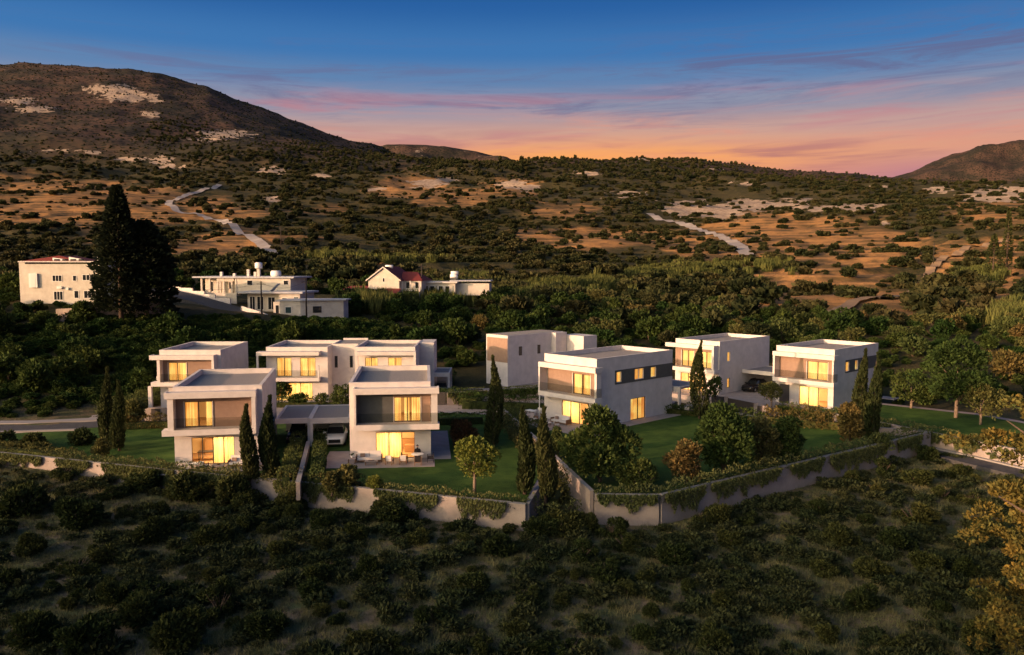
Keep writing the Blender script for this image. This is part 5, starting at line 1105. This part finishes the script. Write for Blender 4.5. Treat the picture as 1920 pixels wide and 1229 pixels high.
cypress(1311, 786, 640, 34, 'lone dark cypress beside the right rear corner of the corner villa', 8)
cypress(1614, 822, 655, 29, 'left, taller one of the cypress pair before the rightmost villa', 9)
cypress(1638, 826, 662, 28, 'right one of the cypress pair before the rightmost villa', 10)
crown_tree('small_tree', 889, 928, 818, 112, 'leaf_yellow', 'small yellow green tree with pale forked trunk on the middle lawn', n=3600, size=.24, trunk='bark_pale', th=.34, lobes=18, seed=1)
crown_tree('garden_tree', 1124, 905, 762, 150, 'leaf_green', 'big dark leafy tree in front of the corner villa, hiding its corner', n=8500, size=.30, th=.04, lobes=26, seed=2)
crown_tree('garden_bush', 1198, 920, 862, 105, 'leaf_green', 'broad low bush right of the big dark tree, by the wall corner', n=2200, size=.24, th=.02, lobes=8, seed=3, cat='bush')
crown_tree('garden_bush', 1286, 908, 824, 92, 'leaf_orange', 'rounded orange brown bush on the big lawn', n=3000, size=.24, th=.05, lobes=10, seed=4, cat='bush')
crown_tree('garden_tree', 1356, 888, 755, 132, 'leaf_green', 'large green tree standing in the middle of the big lawn', n=8000, size=.30, th=.05, lobes=24, seed=5)
crown_tree('garden_tree', 1425, 872, 782, 96, 'leaf_olive', 'left one of two touching bushy trees right of the large green lawn tree', n=5000, size=.26, th=.03, lobes=18, seed=6)
crown_tree('garden_tree', 1472, 868, 782, 92, 'leaf_green', 'right one of two touching bushy trees right of the large green lawn tree', n=5000, size=.26, th=.04, lobes=18, seed=7)
crown_tree('garden_bush', 1592, 838, 754, 70, 'leaf_yellow' if False else 'leaf_orange', 'narrow golden bush left of the right hand cypress pair', n=4000, size=.26, th=.02, lobes=18, seed=8, cat='bush')
crown_tree('olive_tree', 1446, 764, 718, 62, 'leaf_olive', 'small spreading olive tree behind the metal gates', n=1600, size=.26, trunk='bark_pale', th=.35, seed=9)
crown_tree('small_tree', 1341, 760, 706, 40, 'leaf_green', 'small green tree right of the lone dark cypress', n=1200, size=.26, th=.3, seed=10)
crown_tree('pine_tree', 1792, 784, 636, 165, 'leaf_green', 'tall spreading pine at the end of the right hand lawn', n=8000, size=.34, trunk='bark_pale', th=.2, lobes=30, squat=.45, seed=11)
crown_tree('pine_tree', 1708, 766, 694, 100, 'leaf_green', 'smaller round pine left of the tall spreading pine', n=2400, size=.32, trunk='bark_pale', th=.2, lobes=12, squat=.6, seed=12)
crown_tree('garden_tree', 1838, 797, 720, 90, 'leaf_olive', 'small olive green tree right of the tall spreading pine', n=2400, size=.3, trunk='bark_pale', th=.25, seed=13)
crown_tree('garden_bush', 250, 800, 750, 58, 'leaf_olive', 'feathery olive green bush between the cypress pair and the front left villa', n=1800, size=.34, th=.05, seed=14, cat='bush')
crown_tree('garden_bush', 868, 838, 788, 84, 'leaf_red', 'reddish brown bush behind the yellow green tree', n=2400, size=.24, th=.03, seed=15, cat='bush')
crown_tree('garden_bush', 704, 922, 892, 38, 'leaf_yellow', 'small bright yellow bush by the front wall', n=1000, size=.18, th=.03, seed=16, cat='bush')
crown_tree('garden_bush', 650, 918, 872, 62, 'leaf_olive', 'olive toned bush at the left front corner of the sofa terrace', n=2400, size=.22, th=.03, seed=17, cat='bush')
crown_tree('garden_bush', 622, 924, 884, 40, 'leaf_olive', 'olive brown bush at the foot of the clipped hedge', n=1400, size=.2, th=.03, seed=18, cat='bush')
crown_tree('garden_tree', 528, 758, 712, 40, 'leaf_green', 'small round tree before the left unit of the double villa', n=1200, size=.28, th=.2, seed=19)
crown_tree('garden_bush', 560, 762, 738, 44, 'leaf_green', 'low bush right of the small round tree before the double villa', n=900, size=.26, th=.02, seed=20, cat='bush')
crown_tree('garden_bush', 602, 764, 738, 34, 'leaf_hedge', 'small bush before the right corner of the left unit', n=800, size=.24, th=.02, seed=21, cat='bush')
crown_tree('garden_bush', 648, 764, 722, 66, 'leaf_green', 'large bush before the stair block of the double villa', n=1600, size=.28, th=.02, seed=22, cat='bush')
crown_tree('garden_bush', 152, 836, 806, 58, 'leaf_scrub', 'dark bush at the roadside, left of the cypress pair', n=1500, size=.28, th=.02, seed=23, cat='bush')
crown_tree('garden_bush', 62, 842, 815, 70, 'leaf_scrub', 'dark spreading bush at the roadside near the left edge', n=1500, size=.28, th=.02, seed=24, cat='bush')
crown_tree('garden_bush', 8, 838, 812, 60, 'leaf_scrub', 'dark bush at the very left edge below the road', n=1300, size=.28, th=.02, seed=25, cat='bush')
crown_tree('garden_bush', 192, 858, 822, 40, 'leaf_olive', 'pale olive bush in front of the cypress pair', n=1500, size=.22, th=.02, seed=26, cat='bush')
crown_tree('garden_bush', 1044, 862, 800, 40, 'leaf_hedge', 'feathery green bush just right of the dividing wall', n=1500, size=.24, th=.02, seed=27, cat='bush')
crown_tree('garden_bush', 1650, 860-20, 815, 60, 'leaf_hedge', 'low green bush right of the cypress pair', n=1200, size=.22, th=.02, seed=28, cat='bush')
crown_tree('garden_bush', 262, 690, 655, 30, 'leaf_green', 'bush beside the leftmost back villa', n=800, size=.3, th=.02, seed=29, cat='bush', z=0)
# the large golden tree cut by the right edge, standing on the near slope
tx, ty = 25.5, 37.0; tz = gzf(tx, ty); r = np.random.default_rng(77); L_ = []
for i in range(230):
    tier = rs.randrange(19); a = (tier*2.4+rs.gauss(0, .55)); z = .7+tier*.72+rs.gauss(0, .22); rad = np.interp(z, [0, 3, 7, 8.8, 9.6, 11.5, 14.4], [3.4, 4.2, 4.0, 3.0, 4.3, 4.1, 2.2])*(.75+.4*rs.random()); q = rad*(.35+.65*rs.random()**.7); s = .28+.42*rs.random(); L_.append((cos(a)*q, sin(a)*q, z+q*.12, s*1.25, s*1.25, s*.55))
L_.append((0, 0, 6.5, 1.2, 1.2, 6.3))
me = leafy('crown', L_, 42000, .20, 'leaf_autumn', 78, width=.5, jitter=1.6); mb = MB().tube([(0, 0, -.5), (.1, 0, 4), (0, .1, 9), (0, 0, 13)], [.42, .32, .18, .05], 10)
for i in range(16): a = i*2.4; z = 1.8+i*.65; mb.tube([(0, 0, z), (cos(a)*1.5, sin(a)*1.5, z+.6), (cos(a)*2.9, sin(a)*2.9, z+1.4)], [.13, .08, .02], 6)
plant('golden_tree', me, mb.mesh('trunk', 'bark'), (tx, ty, tz), 0, (1, 1, 1.03), 'crown', 'trunk', label='large golden green tree cut by the right edge of the picture', cat='tree')

# --- big conifers on the left slope
def conifer(px, base, top, wpx, D_, label, seed, n=8500, shape=((0, .95), (.25, 1), (.6, .62), (.85, .3), (1, .05)), leaf='leaf_conifer'):
    x = (px-960)/F*D_; z0 = float(y2z(base, D_)); Hh = (base-top)*D_/F; rw = wpx*D_/F/2; r = np.random.default_rng(seed); f = r.random(n)**.8; a = r.random(n)*2*pi
    lay = .72+.28*np.abs(np.sin(f*32+a*1.5)); br = .75+.5*fbm(a*2+seed, f*9+seed, 3); q = rw*np.interp(f, *zip(*shape))*lay*br*(.45+.6*r.random(n)**.5)
    P = np.stack([np.cos(a)*q, np.sin(a)*q, .1+f*(Hh-.1)-q*.08], 1); V3, F3 = sprays(P, np.stack([np.cos(a), np.sin(a), np.full(n, .25)], 1), .75, seed, width=.5, jitter=.6)
    return plant('conifer_tree', raw_mesh('crown', V3, F3, leaf), MB().tube([(0, 0, -1.5), (0, 0, Hh*.5), (0, 0, Hh*.95)], [.4, .25, .05]).mesh('trunk', 'bark'), (x, D_, z0), 0, 1, 'crown', 'trunk', label=label, cat='conifer')
conifer(226, 582, 352, 98, 133, 'tall pointed black green conifer right of the white house', 31)
conifer(274, 584, 416, 108, 136, 'broader, lower black green conifer touching the tall pointed one', 32, shape=((0, .95), (.3, 1), (.7, .8), (.9, .45), (1, .1)))
for k, (px, base, top, w_, D_) in enumerate(((1186*0+1885, 500, 392, 12, 320), (1860, 515, 440, 20, 310))):
    conifer(px, base, top, w_*1.6, D_, ['slim dark cypress on the far right slope', 'small dark conifer below the slim one on the far right slope'][k], 40+k, 1600, leaf='leaf_cypress')

# --- hedges and hanging plants (leaf skins over a clipped core)
def hedge(pts, wd, ht, label, leaf='leaf_hedge', n=190, size=.16, z=0., name='hedge', cat='hedge', rough=.12, seed=1, zs=None):
    P = [Vector((p[0], p[1], 0)) for p in pts]; r = np.random.default_rng(seed+len(pts)); A_ = []; D3 = []; o = P[0]; tot = 0
    for i, (a, b_) in enumerate(zip(P, P[1:])):
        Lg = (b_-a).length; k = int(Lg*n*(wd+2*ht)/2.5); d = (b_-a).normalized(); nr = Vector((-d.y, d.x, 0)); s = r.random(k)*(Lg+wd*.6)-wd*.3; q = r.random(k)*(wd+2*ht)
        zz_ = z if zs is None else zs[i]+(zs[i+1]-zs[i])*s/Lg
        side = np.where(q < ht, -1, np.where(q > ht+wd, 1, 0)); off = np.where(side == -1, -wd/2, np.where(side == 1, wd/2, q-ht-wd/2)); zz = np.where(side == -1, q, np.where(side == 1, wd+2*ht-q, ht))
        wob = 1+(fbm(s*1.3+i*5+seed, zz*2+seed, 3)-.5)*rough*5; off = off*wob; zz = zz*(1+(fbm(s*1.1+seed, off*1.5+3, 3)-.45)*rough*4)
        X = a.x+d.x*s+nr.x*off; Y = a.y+d.y*s+nr.y*off; A_.append(np.stack([X-o.x, Y-o.y, zz+(zz_ if zs is None else zz_)], 1)); D3.append(np.stack([nr.x*side*.8, nr.y*side*.8, np.where(side == 0, 1., .35)], 1))
    A_ = np.concatenate(A_); D3 = np.concatenate(D3); V3, F3 = sprays(A_, D3, size, seed, width=.55)
    ob = link(name, raw_mesh(name, V3, F3, [leaf]), None, (o.x, o.y, 0)); tag(ob, label, cat)
    core = MB()
    for i, (a, b_) in enumerate(zip(P, P[1:])):
        d = (b_-a).normalized(); nr = Vector((-d.y, d.x, 0))*wd*.25; z0_ = z if zs is None else (zs[i]+zs[i+1])/2
        q = [a-nr-o, b_-nr-o, b_+nr-o, a+nr-o]; core.poly([(v_.x, v_.y) for v_ in q], z0_-.05, z0_+ht*.6)
    core.build('inner_twigs', 'leaf_scrub', ob); return ob
def pl_(*q, z=.3): return [tuple(at(x, y, z).xy) for x, y in q]
hedge(pl_((566, 815), (536, 905)), 1.15, 1.15, 'clipped hedge left of the narrow low wall below the carports', seed=3)
hedge(pl_((602, 822), (594, 908)), 1.0, 1.15, 'clipped hedge right of the narrow low wall below the carports', seed=4)
hedge(pl_((822, 792), (905, 790)), 1.4, 1.2, 'dark hedge at the back of the middle lawn', 'leaf_green', seed=5)
hedge([(-.6, 90), (.6, 82), (1.6, 76), (2.4, 71)], 1.5, .9, 'mixed planting along the left foot of the dividing wall', 'leaf_olive', seed=6, rough=.3)
hedge([(-.6, 94.5), (.4, 88), (2.2, 84)], 2.4, 1.1, 'planting between the dividing wall and the corner villa terrace', 'leaf_hedge', seed=7, rough=.3)
hedge([(-6, 99.5), (0, 98.6), (5, 97.2)], 1.6, 1.5, 'trimmed hedge left of the corner villa', 'leaf_green', seed=8)
hedge([(-13.5, 106), (-8, 104), (-4, 101)], 2.2, 1.5, 'hedge running behind the tall cypress', 'leaf_green', seed=9, rough=.25)
hedge([(-46.5, 94), (-45, 101), (-43.5, 108), (-44, 114)], 2.2, 1.7, 'long pale green hedge left of the leftmost back villa', 'leaf_hedge', seed=10, rough=.2)
hedge([(-42.5, 86.5), (-38, 87.5), (-33.8, 86.5)], 1.5, 1.2, 'brownish hedge behind the left lawn', 'leaf_orange', seed=11, rough=.3)
hedge([(28.2, 90.0), (33, 87.4), (37.5, 84.9)], 1.5, 1.3, 'golden hedge between the big lawn and the small road', 'leaf_orange', seed=12, rough=.5, size=.22)
hedge([(17.8, 96.6), (23, 93.3), (27.8, 90.3)], 1.3, .9, 'low hedge along the small road at the top of the big lawn', 'leaf_green', seed=13, rough=.45, size=.22)
hedge([(-80, 87.0), (-62, 80.6), (-46.5, 75.6), (-40, 73.2)], 1.7, .8, 'loose flowering border inside the front wall, left end', 'leaf_olive', seed=14, rough=.35)
hedge([(-40, 72.6), (-29, 68.6), (-23, 66.6)], 1.2, .65, 'low border plants before the lawn of the front left villa', 'leaf_trail', seed=15, rough=.4)
hedge([(-23, 67.0), (-19.5, 65.8), (-12, 63.6)], 1.5, .75, 'border shrubs below the two clipped hedges', 'leaf_olive', seed=16, rough=.4)
hedge([(-11, 62.9), (-5, 60.7), (1.0, 58.6)], .8, .6, 'low green border along the lower edge of the middle lawn', 'leaf_trail', seed=17, rough=.45)
hedge([(2.2, 59.4), (4.6, 60.6)], 2.0, 1.3, 'sloping border plants outside the return wall at the foot of the cypress pair', 'leaf_trail', seed=18, rough=.5, z=-1.7)
hedge([(3.2, 62.5), (4.2, 66.5), (3.9, 70.0)], 1.5, 1.6, 'leafy planting climbing between the return wall and the dividing wall', 'leaf_olive', seed=28, rough=.5, z=-1.5)
hedge([(6.4, 60.3), (10.7, 60.1)], 1.0, .95, 'border at the near corner of the big lawn', 'leaf_trail', seed=19, rough=.4)
hedge([(11.0, 60.3), (21.6, 68.0), (30.9, 74.8), (41.6, 82.6)], .9, .95, 'long green border on top of the wall below the big lawn', 'leaf_trail', seed=20, rough=.4)
hedge([(32.6, 100.0), (38.4, 92.7), (45.6, 78.9), (51, 68)], .7, .65, 'low green edge above the retaining wall of the small road', 'leaf_trail', seed=21, rough=.4)
hedge([tuple(at(845, 750, .5).xy), tuple(at(905, 746, .5).xy)], .6, .4, 'green edge on top of the garden wall behind the middle lawn', 'leaf_trail', z=1.35, seed=22)
hedge([tuple(at(940, 746, .5).xy), tuple(at(1008, 741, .5).xy)], .6, .4, 'dark green edge on the garden wall right of the tall cypress', 'leaf_green', z=1.35, seed=23)
hedge([(-33, 100.3), (-26, 100.5), (-22, 100.5)], 1.4, .9, 'planting strip before the double villa', 'leaf_green', seed=24, rough=.3)
def trailing(a, b_, ztop, drop, label, seed, leaf='leaf_trail', n=430, out=.26):
    """hanging plants over a wall face between two plan points; out = which side"""
    a = Vector((*a, 0)); b_ = Vector((*b_, 0)); Lg = (b_-a).length; d = (b_-a).normalized(); nr = Vector((d.y, -d.x, 0)); r = np.random.default_rng(seed); k = int(n*Lg)
    s = r.random(k)*Lg; tip = drop*(.30+1.5*np.clip(fbm(s*2.1+seed, np.full(k, seed*1.7), 3)-.22, 0, 1))*np.interp(s/Lg, [0, .12, .9, 1], [.35, 1, 1, .3]); zz = ztop+.12-(tip+.12)*r.random(k)**1.25
    off = out+.16*r.random(k)*np.interp(ztop-zz, [0, drop], [1.4, .5]); X = d.x*s+nr.x*off; Y = d.y*s+nr.y*off
    V3, F3 = sprays(np.stack([X, Y, zz], 1), np.tile(np.array([nr.x*.4, nr.y*.4, -.9]), (k, 1)), .20, seed, width=.38, jitter=.5)
    return tag(link('trailing_plant', raw_mesh('trailing_plant', V3, F3, leaf), None, (a.x, a.y, 0)), label, 'hanging plant', 'plants hanging over the walls')
def along(P, s0, s1):      # plan points at two pixel columns on a wall line
    def hit(px):
        k = (px-960)/F
        for p, q in zip(P, P[1:]):
            den = (q[0]-p[0])-k*(q[1]-p[1]); t_ = (k*p[1]-p[0])/den if abs(den) > 1e-9 else -1
            if -.001 <= t_ <= 1.001: return (p[0]+(q[0]-p[0])*t_, p[1]+(q[1]-p[1])*t_)
        return P[-1]
    return hit(s0), hit(s1)
for k, (u0, u1, dr, lab) in enumerate(((-60, 70, 1.1, 'hanging plant at the left end of the long front wall'), (98, 160, 1.2, 'hanging plant left of a bare lit patch of the front wall'), (185, 320, 1.4, 'wide hanging plant on the front wall below the left lawn'),
        (348, 455, 1.3, 'hanging plant on the front wall below the front left villa'), (510, 600, 1.5, 'hanging plant on the front wall below the clipped hedges'), (600, 662, 1.2, 'hanging plant left of the yellow bush on the front wall'), (700, 822, 1.2, 'dense hanging plant on the front wall below the sofa terrace'), (858, 952, 1.5, 'hanging plant on the front wall below the yellow green tree'))):
    a, b_ = along(WF, u0, u1)
    if k == 0: a = (-50, 75.6)
    if (b_[0]-a[0]) > .5: trailing(a, b_, .3, dr, lab, 60+k)
trailing((6.3, 59.85), (10.7, 59.7), .55, 1.1, 'hanging plant on the short wall at the lower corner of the right garden', 80)
WR = [(10.95, 59.75), (42.2, 82.5)]
for k, (u0, u1, dr, lab) in enumerate(((1247, 1322, 1.6, 'hanging plant nearest the corner on the long right wall'), (1334, 1466, 1.5, 'wide hanging plant on the long right wall below the lawn trees'), (1484, 1548, 1.3, 'hanging plant on the middle of the long right wall'), (1560, 1668, 1.5, 'hanging plant on the long right wall below the golden bush'), (1686, 1732, 1.5, 'hanging plant at the upper end of the long right wall'))):
    a, b_ = along(WR, u0, u1); trailing(a, b_, .55, dr, lab, 84+k)
WU = [(32.4, 99.6), (38.2, 92.2), (45.4, 78.3), (52, 65.8)]
for k, (u0, u1, dr, lab) in enumerate(((1467, 1570, 1.3, 'hanging plant on the wall before the rightmost villa'), (1650, 1684, 1.3, 'hanging plant on the road wall just right of the cypress pair'), (1705, 1780, 1.3, 'hanging plant on the middle of the road wall'), (1782, 1850, 1.2, 'hanging plant on the road wall near the golden tree'))):
    a, b_ = along(WU, u0, u1); trailing(a, b_, .35, dr, lab, 94+k, 'leaf_green' if k == 0 else 'leaf_trail', n=1100 if k == 0 else 500, out=.30)
a, b_ = (b0.x, b0.y), (b1.x, b1.y); m0 = (b0.x+(b1.x-b0.x)*.42, b0.y+(b1.y-b0.y)*.42); m1 = (b0.x+(b1.x-b0.x)*.56, b0.y+(b1.y-b0.y)*.56)
trailing(a, m0, 1.5, 1.1, 'hanging plant on the garden wall left of the tall cypress', 98); trailing(m1, b_, 1.5, 1.4, 'hanging plant on the garden wall right of the tall cypress', 99, 'leaf_green')

# --- orchard and valley trees behind the estate
OT = []
for i in range(6):
    L_ = bush_lobes(2.2, 3.6, 12, 900+i, .8); OT.append((leafy('orchard_crown', L_, 1500, .42, 'leaf_orchard', 930+i, width=.6), stems(3., 1.4, 4, 50+i, .09)))
OG = []
for i in range(4):
    L_ = bush_lobes(2.4, 3.4, 11, 960+i, .8); OG.append((leafy('bush_crown', L_, 1400, .40, ['leaf_hedge', 'leaf_olive', 'leaf_orange', 'leaf_hill'][i], 970+i, width=.5), stems(2.8, 1.6, 4, 70+i, .08)))
placed = []
def free(x, y, w_, f=.42): return all((x-a)**2+(y-b_)**2 < 0 or (x-a)**2+(y-b_)**2 >= ((w_+c_)*f)**2 for a, b_, c_ in placed)
KEEP = [(30, 195, 478, 560), (360, 565, 498, 592), (455, 645, 535, 597), (686, 790, 495, 552), (786, 880, 508, 550), (250, 500, 536, 590), (1722, 1760, 470, 540), (205, 300, 500, 576)]
def blocked(x, y, ztop):
    if y < 99: return True
    if -47 < x < -8 and y < 117: return True
    if -10 < x < 42 and y < 130: return True
    if x >= 42 and y < 99+max(0, 58-x)*.5: return True
    u, v = px_of(x, y, gzf(x, y)); u2, vt = px_of(x, y, gzf(x, y)+ztop)
    for a, b_, c_, d_ in KEEP:
        if a-6 < u < b_+6 and v > c_ and vt < d_ and y < 200: 
            if vt < d_-10: return True
    return False
nt = 0; tries = 0; valley = []
while nt < 285 and tries < 30000:
    tries += 1; y = 100+rs.random()**.8*120; x = (rs.random()*2-1)*y*.68; w_ = 3.2+rs.random()*3.2; hh_ = w_*.78
    if blocked(x, y, hh_) or not free(x, y, w_): continue
    u, v = px_of(x, y, gzf(x, y)); dens = 1.
    if u > 1420: dens = .55
    if u > 1400 and v < 598: dens = .07
    if 300 < u < 560 and v < 520: dens = .3
    if v < 505: dens *= .6
    if rs.random() > dens: continue
    placed.append((x, y, w_)); nt += 1; valley.append((x, y, w_))
    warm = rs.random() < (.12 if u < 900 else .25 if u < 1350 else .6); me_ = OG[rs.randrange(4)] if warm else OT[rs.randrange(6)]; s = w_/4.6; z = gzf(x, y)-.15
    side = next(b for a, b in ((150, 'below the white house at the left edge'), (330, 'below the big conifers'), (500, 'below the long flat roofed house'), (700, 'below the small stone house'), (900, 'below the gabled house'), (1080, 'behind the blank villa'), (1260, 'behind the corner villa'), (1450, 'behind the villa with the lone cypress'), (1660, 'behind the rightmost villa'), (9999, 'beyond the right hand lawn')) if u < a)
    side += ', nearest rows' if v > 600 else ', middle rows' if v > 555 else ', farthest rows'
    plant('valley_bush' if warm else 'orchard_tree', me_[0], me_[1] if s*F/y > 8 else None, (x, y, z), rs.random()*6.28, (s, s, s*(.85+.3*rs.random())), 'crown', 'trunk', label=(('large ' if w_ > 5 else 'small ')+('olive or brownish bush ' if warm else 'dark green fruit tree '))+side, cat='bush' if warm else 'tree', group='valley bushes' if warm else 'fruit trees of the valley')
# fill between them: low dark growth that reads as one mass
OTs = [src('orchard_source', a[0]) for a in OT]; fill = []
for _ in range(2600):
    y = 98+rs.random()*120; x = (rs.random()*2-1)*y*.7; s = .25+rs.random()*.45
    if blocked(x, y, s*3.6): continue
    u, v = px_of(x, y, gzf(x, y))
    if u > 1400 and v < 600 and rs.random() < .97: continue
    if u > 1500 and rs.random() < .5: continue
    if x < -52 and y < 99: continue
    fill.append((x, y, gzf(x, y)-.2, rs.random()*6.28, s, rs.randrange(6), .8))
scatter('undergrowth', fill, OTs)
fill = []
for _ in range(1500):
    y = 116+rs.random()*34; u_ = 180+rs.random()*560; x = (u_-960)/F*y; s = .3+rs.random()*.42
    if blocked(x, y, s*3.4): continue
    fill.append((x, y, gzf(x, y)-.15, rs.random()*6.28, s, rs.randrange(6), .85))
scatter('undergrowth', fill, OTs)
# near slope left of the estate
fill = []
for _ in range(800):
    y = 90+rs.random()*45; x = -46-rs.random()*46
    if y < 93 or (x > -52 and y < 118): continue
    fill.append((x, y, gzf(x, y)-.15, rs.random()*6.28, .25+rs.random()*.35, rs.randrange(6), .7))
scatter('undergrowth', fill, OTs)
# cane patches
rb = MB()
for k in range(60):
    a = rs.random()*6.28; q = rs.random()**.5*1.3; x, y = cos(a)*q, sin(a)*q; h_ = 2.2+rs.random()*1.3; b_ = rs.random()*6.28; e = .55*rs.random()+.2
    rb.add([(x-.05, y, 0), (x+.05, y, 0), (x+.06+cos(b_)*e*.3, y+sin(b_)*e*.3, h_*.7), (x+cos(b_)*e, y+sin(b_)*e, h_)], [(0, 1, 2, 3)])
rsrc = src('cane_source', rb.mesh('cane', 'leaf_reed')); cp_ = []
for (cx, cy, rx, ry, n_) in ((1080, 545, 110, 10, 260), (1000, 560, 60, 14, 160), (1220, 520, 70, 9, 150), (1310, 510, 90, 12, 200), (830, 560, 60, 18, 150), (690, 580, 50, 12, 100), (1890, 600, 40, 20, 70), (1840, 520, 40, 10, 60), (740, 490, 80, 5, 90), (640, 482, 70, 6, 90), (1440, 502, 30, 7, 60), (870, 530, 60, 8, 90)):
    for _ in range(n_):
        u = cx+rs.gauss(0, .5)*rx; v = cy+rs.gauss(0, .5)*ry; p = ground_at(u, v); 
        if p.y < 600: cp_.append((p.x, p.y, p.z-.1, rs.random()*6.28, .8+rs.random()*.5, 0, 1))
scatter('cane_thicket', cp_, [rsrc])

# --- shrubs of the hillsides
HB = [leafy('hill_shrub', bush_lobes(1.5, 2.0, 7, 1200+i, .75), 340, .62, 'leaf_hill', 1230+i, width=.7) for i in range(5)]
# gather candidates over the slopes, density from the soil and marl masks
N_ = 60000; yy = 165*np.exp(rng.random(N_)*math.log(1500/165.)); xx = (rng.random(N_)*2-1)*yy*.72; zz = gz(xx, yy); S2, K2 = masks(xx, yy, zz); uu_, vv_ = px_of(xx, yy, zz)
clump = fbm(xx/28.+7, yy/28.+1, 4); dens = np.clip((clump-.33)*4.6, .03, 1)*(1-.86*S2)*(1-.8*K2)*np.interp(yy, [165, 260, 1500], [.45, .75, 1.])
keep = rng.random(N_) < dens*np.interp(yy, [165, 300, 600, 1500], [.17, .34, .75, .95])*.95
sz = (.8+rng.random(N_)**2*2.1)*np.interp(yy, [165, 600, 1500], [.85, 1.0, 1.25])
road_px = [(318,379,16),(345,365,18),(385,356,16),(330,398,12),(345,402,10),(420,417,12),(440,428,14),(470,446,18),(492,462,20),(510,478,18),(1218,402,12),(1250,415,14),(1275,421,12),(1318,434,12),(1345,441,14),(1372,455,16),(1390,468,16),(1400,482,18),(1745,505,20),(1765,490,20),(1800,477,22),(1850,462,22),(1738,530,18)]
_r = []
for tr_ in ([(412,348),(385,356),(350,367),(318,379),(316,386),(330,398),(345,402),(385,409),(420,417),(440,428),(470,446),(492,462),(510,478)],[(1218,402),(1250,415),(1275,421),(1295,427),(1318,434),(1345,441),(1372,455),(1390,468),(1400,482)],[(1738,530),(1745,505),(1765,490),(1800,477),(1850,462),(1890,450)]):
    for (xa, ya), (xb, yb) in zip(tr_, tr_[1:]):
        k_ = max(1, int(math.hypot(xb-xa, yb-ya)/6)); _r += [(xa+(xb-xa)*q/k_, ya+(yb-ya)*q/k_+2, 13) for q in range(k_)]
road_px = _r
for a, b_, c_ in road_px: keep &= np.hypot((uu_-a)/c_, (vv_-b_)/(c_*.62)) > 1
for a, b_, c_, d_ in KEEP[:6]: keep &= ~((uu_ > a-4) & (uu_ < b_+4) & (vv_ > c_) & (vv_ < d_+6) & (yy < 210))
I_ = np.nonzero(keep)[0]; rank = np.argsort(-(sz[I_]/yy[I_])); I_ = I_[rank]; print('hill shrubs', len(I_))
for i in I_[:300]:
    s = float(sz[i])*1.15; o = link('hillside_shrub', HB[rs.randrange(5)], None, (xx[i], yy[i], float(zz[i])-.2)); o.rotation_euler.z = rs.random()*6.28; o.scale = (s, s, s*(.7+.3*rs.random()))
    u = uu_[i]; side = next(b for a, b in ((200, 'slope above the white house'), (400, 'slope above the big conifers'), (620, 'slope beside the left track'), (850, 'slope above the gabled house'), (1050, 'slope left of the middle'), (1250, 'slope right of the middle'), (1450, 'slope round the right track'), (1650, 'bare ochre slope above the rightmost villas'), (9999, 'ochre slope by the dirt road')) if u < a)
    side += ', low down' if vv_[i] > 520 else ', midway up' if vv_[i] > 470 else ', higher up'
    tag(o, ('large' if s > 2.2 else 'small')+' dark rounded shrub on the '+side, 'shrub', 'shrubs of the hillside')
HBs = [src('hill_shrub_source', m_) for m_ in HB]
scatter('hillside_scrub', [(xx[i], yy[i], zz[i]-.25, rng.random()*6.28, sz[i], rng.integers(5), .6+.3*rng.random()) for i in I_[300:]], HBs)
# far wooded slopes and the tree fringe along the skylines
N_ = 26000; yy = 1350+rng.random(N_)*1550; xx = (rng.random(N_)*2-1)*yy*.68; zz = gz(xx, yy); u, v = px_of(xx, yy, zz)
wood = np.zeros(N_); 
for a, b_, rx, ry in ((560, 300, 90, 26), (900, 312, 300, 22), (1230, 312, 120, 26), (700, 300, 120, 20), (1500, 345, 160, 12), (420, 290, 90, 16), (1350, 345, 160, 18), (330, 250, 60, 20)): wood = np.maximum(wood, np.clip(1.6-np.hypot((u-a)/rx, (v-b_)/ry), 0, 1))
keep = (rng.random(N_) < .42+.5*wood)
scatter('distant_woodland', [(xx[i], yy[i], zz[i]-1, rng.random()*6.28, (.75+.9*rng.random())+1.5*wood[i]*rng.random(), rng.integers(5), .8+rng.random()*.8) for i in np.nonzero(keep)[0]], HBs)
sk = []
for a in np.linspace(650, 1700, 260):
    a += rs.gauss(0, 3); D_ = 1980; x = (a-960)/F*D_; sk.append((x, D_, gzf(x, D_)-1, rs.random()*6.28, (.7+rs.random()**3*2.2)*(.4+1.2*float(fbm(np.array([x/90.]), np.array([1.]), 2)[0])), rs.randrange(5), 1.2+rs.random()*1.0))
scatter('skyline_trees', sk, HBs)
# unseen wood on the added brow behind the viewpoint
bp_ = []
for _ in range(520):
    x = -260+rs.random()*340; y = -60+rs.random()*42
    zz_ = float(np.interp(x, [-420, -230, -90, -72, 40, 260], [19, 20.7, 20.7, 7.5, 6.5, 4]))
    if y > -23: y -= 6
    bp_.append((x, y, zz_-.4, rs.random()*6.28, .7+rs.random()*.9, rs.randrange(6), 1.))
scatter('hilltop_wood', bp_, OTs)
print('objects', len(bpy.data.objects), 'tris', sum(len(o.data.polygons)*2 for o in set(bpy.data.objects) if o.type == 'MESH')//1)
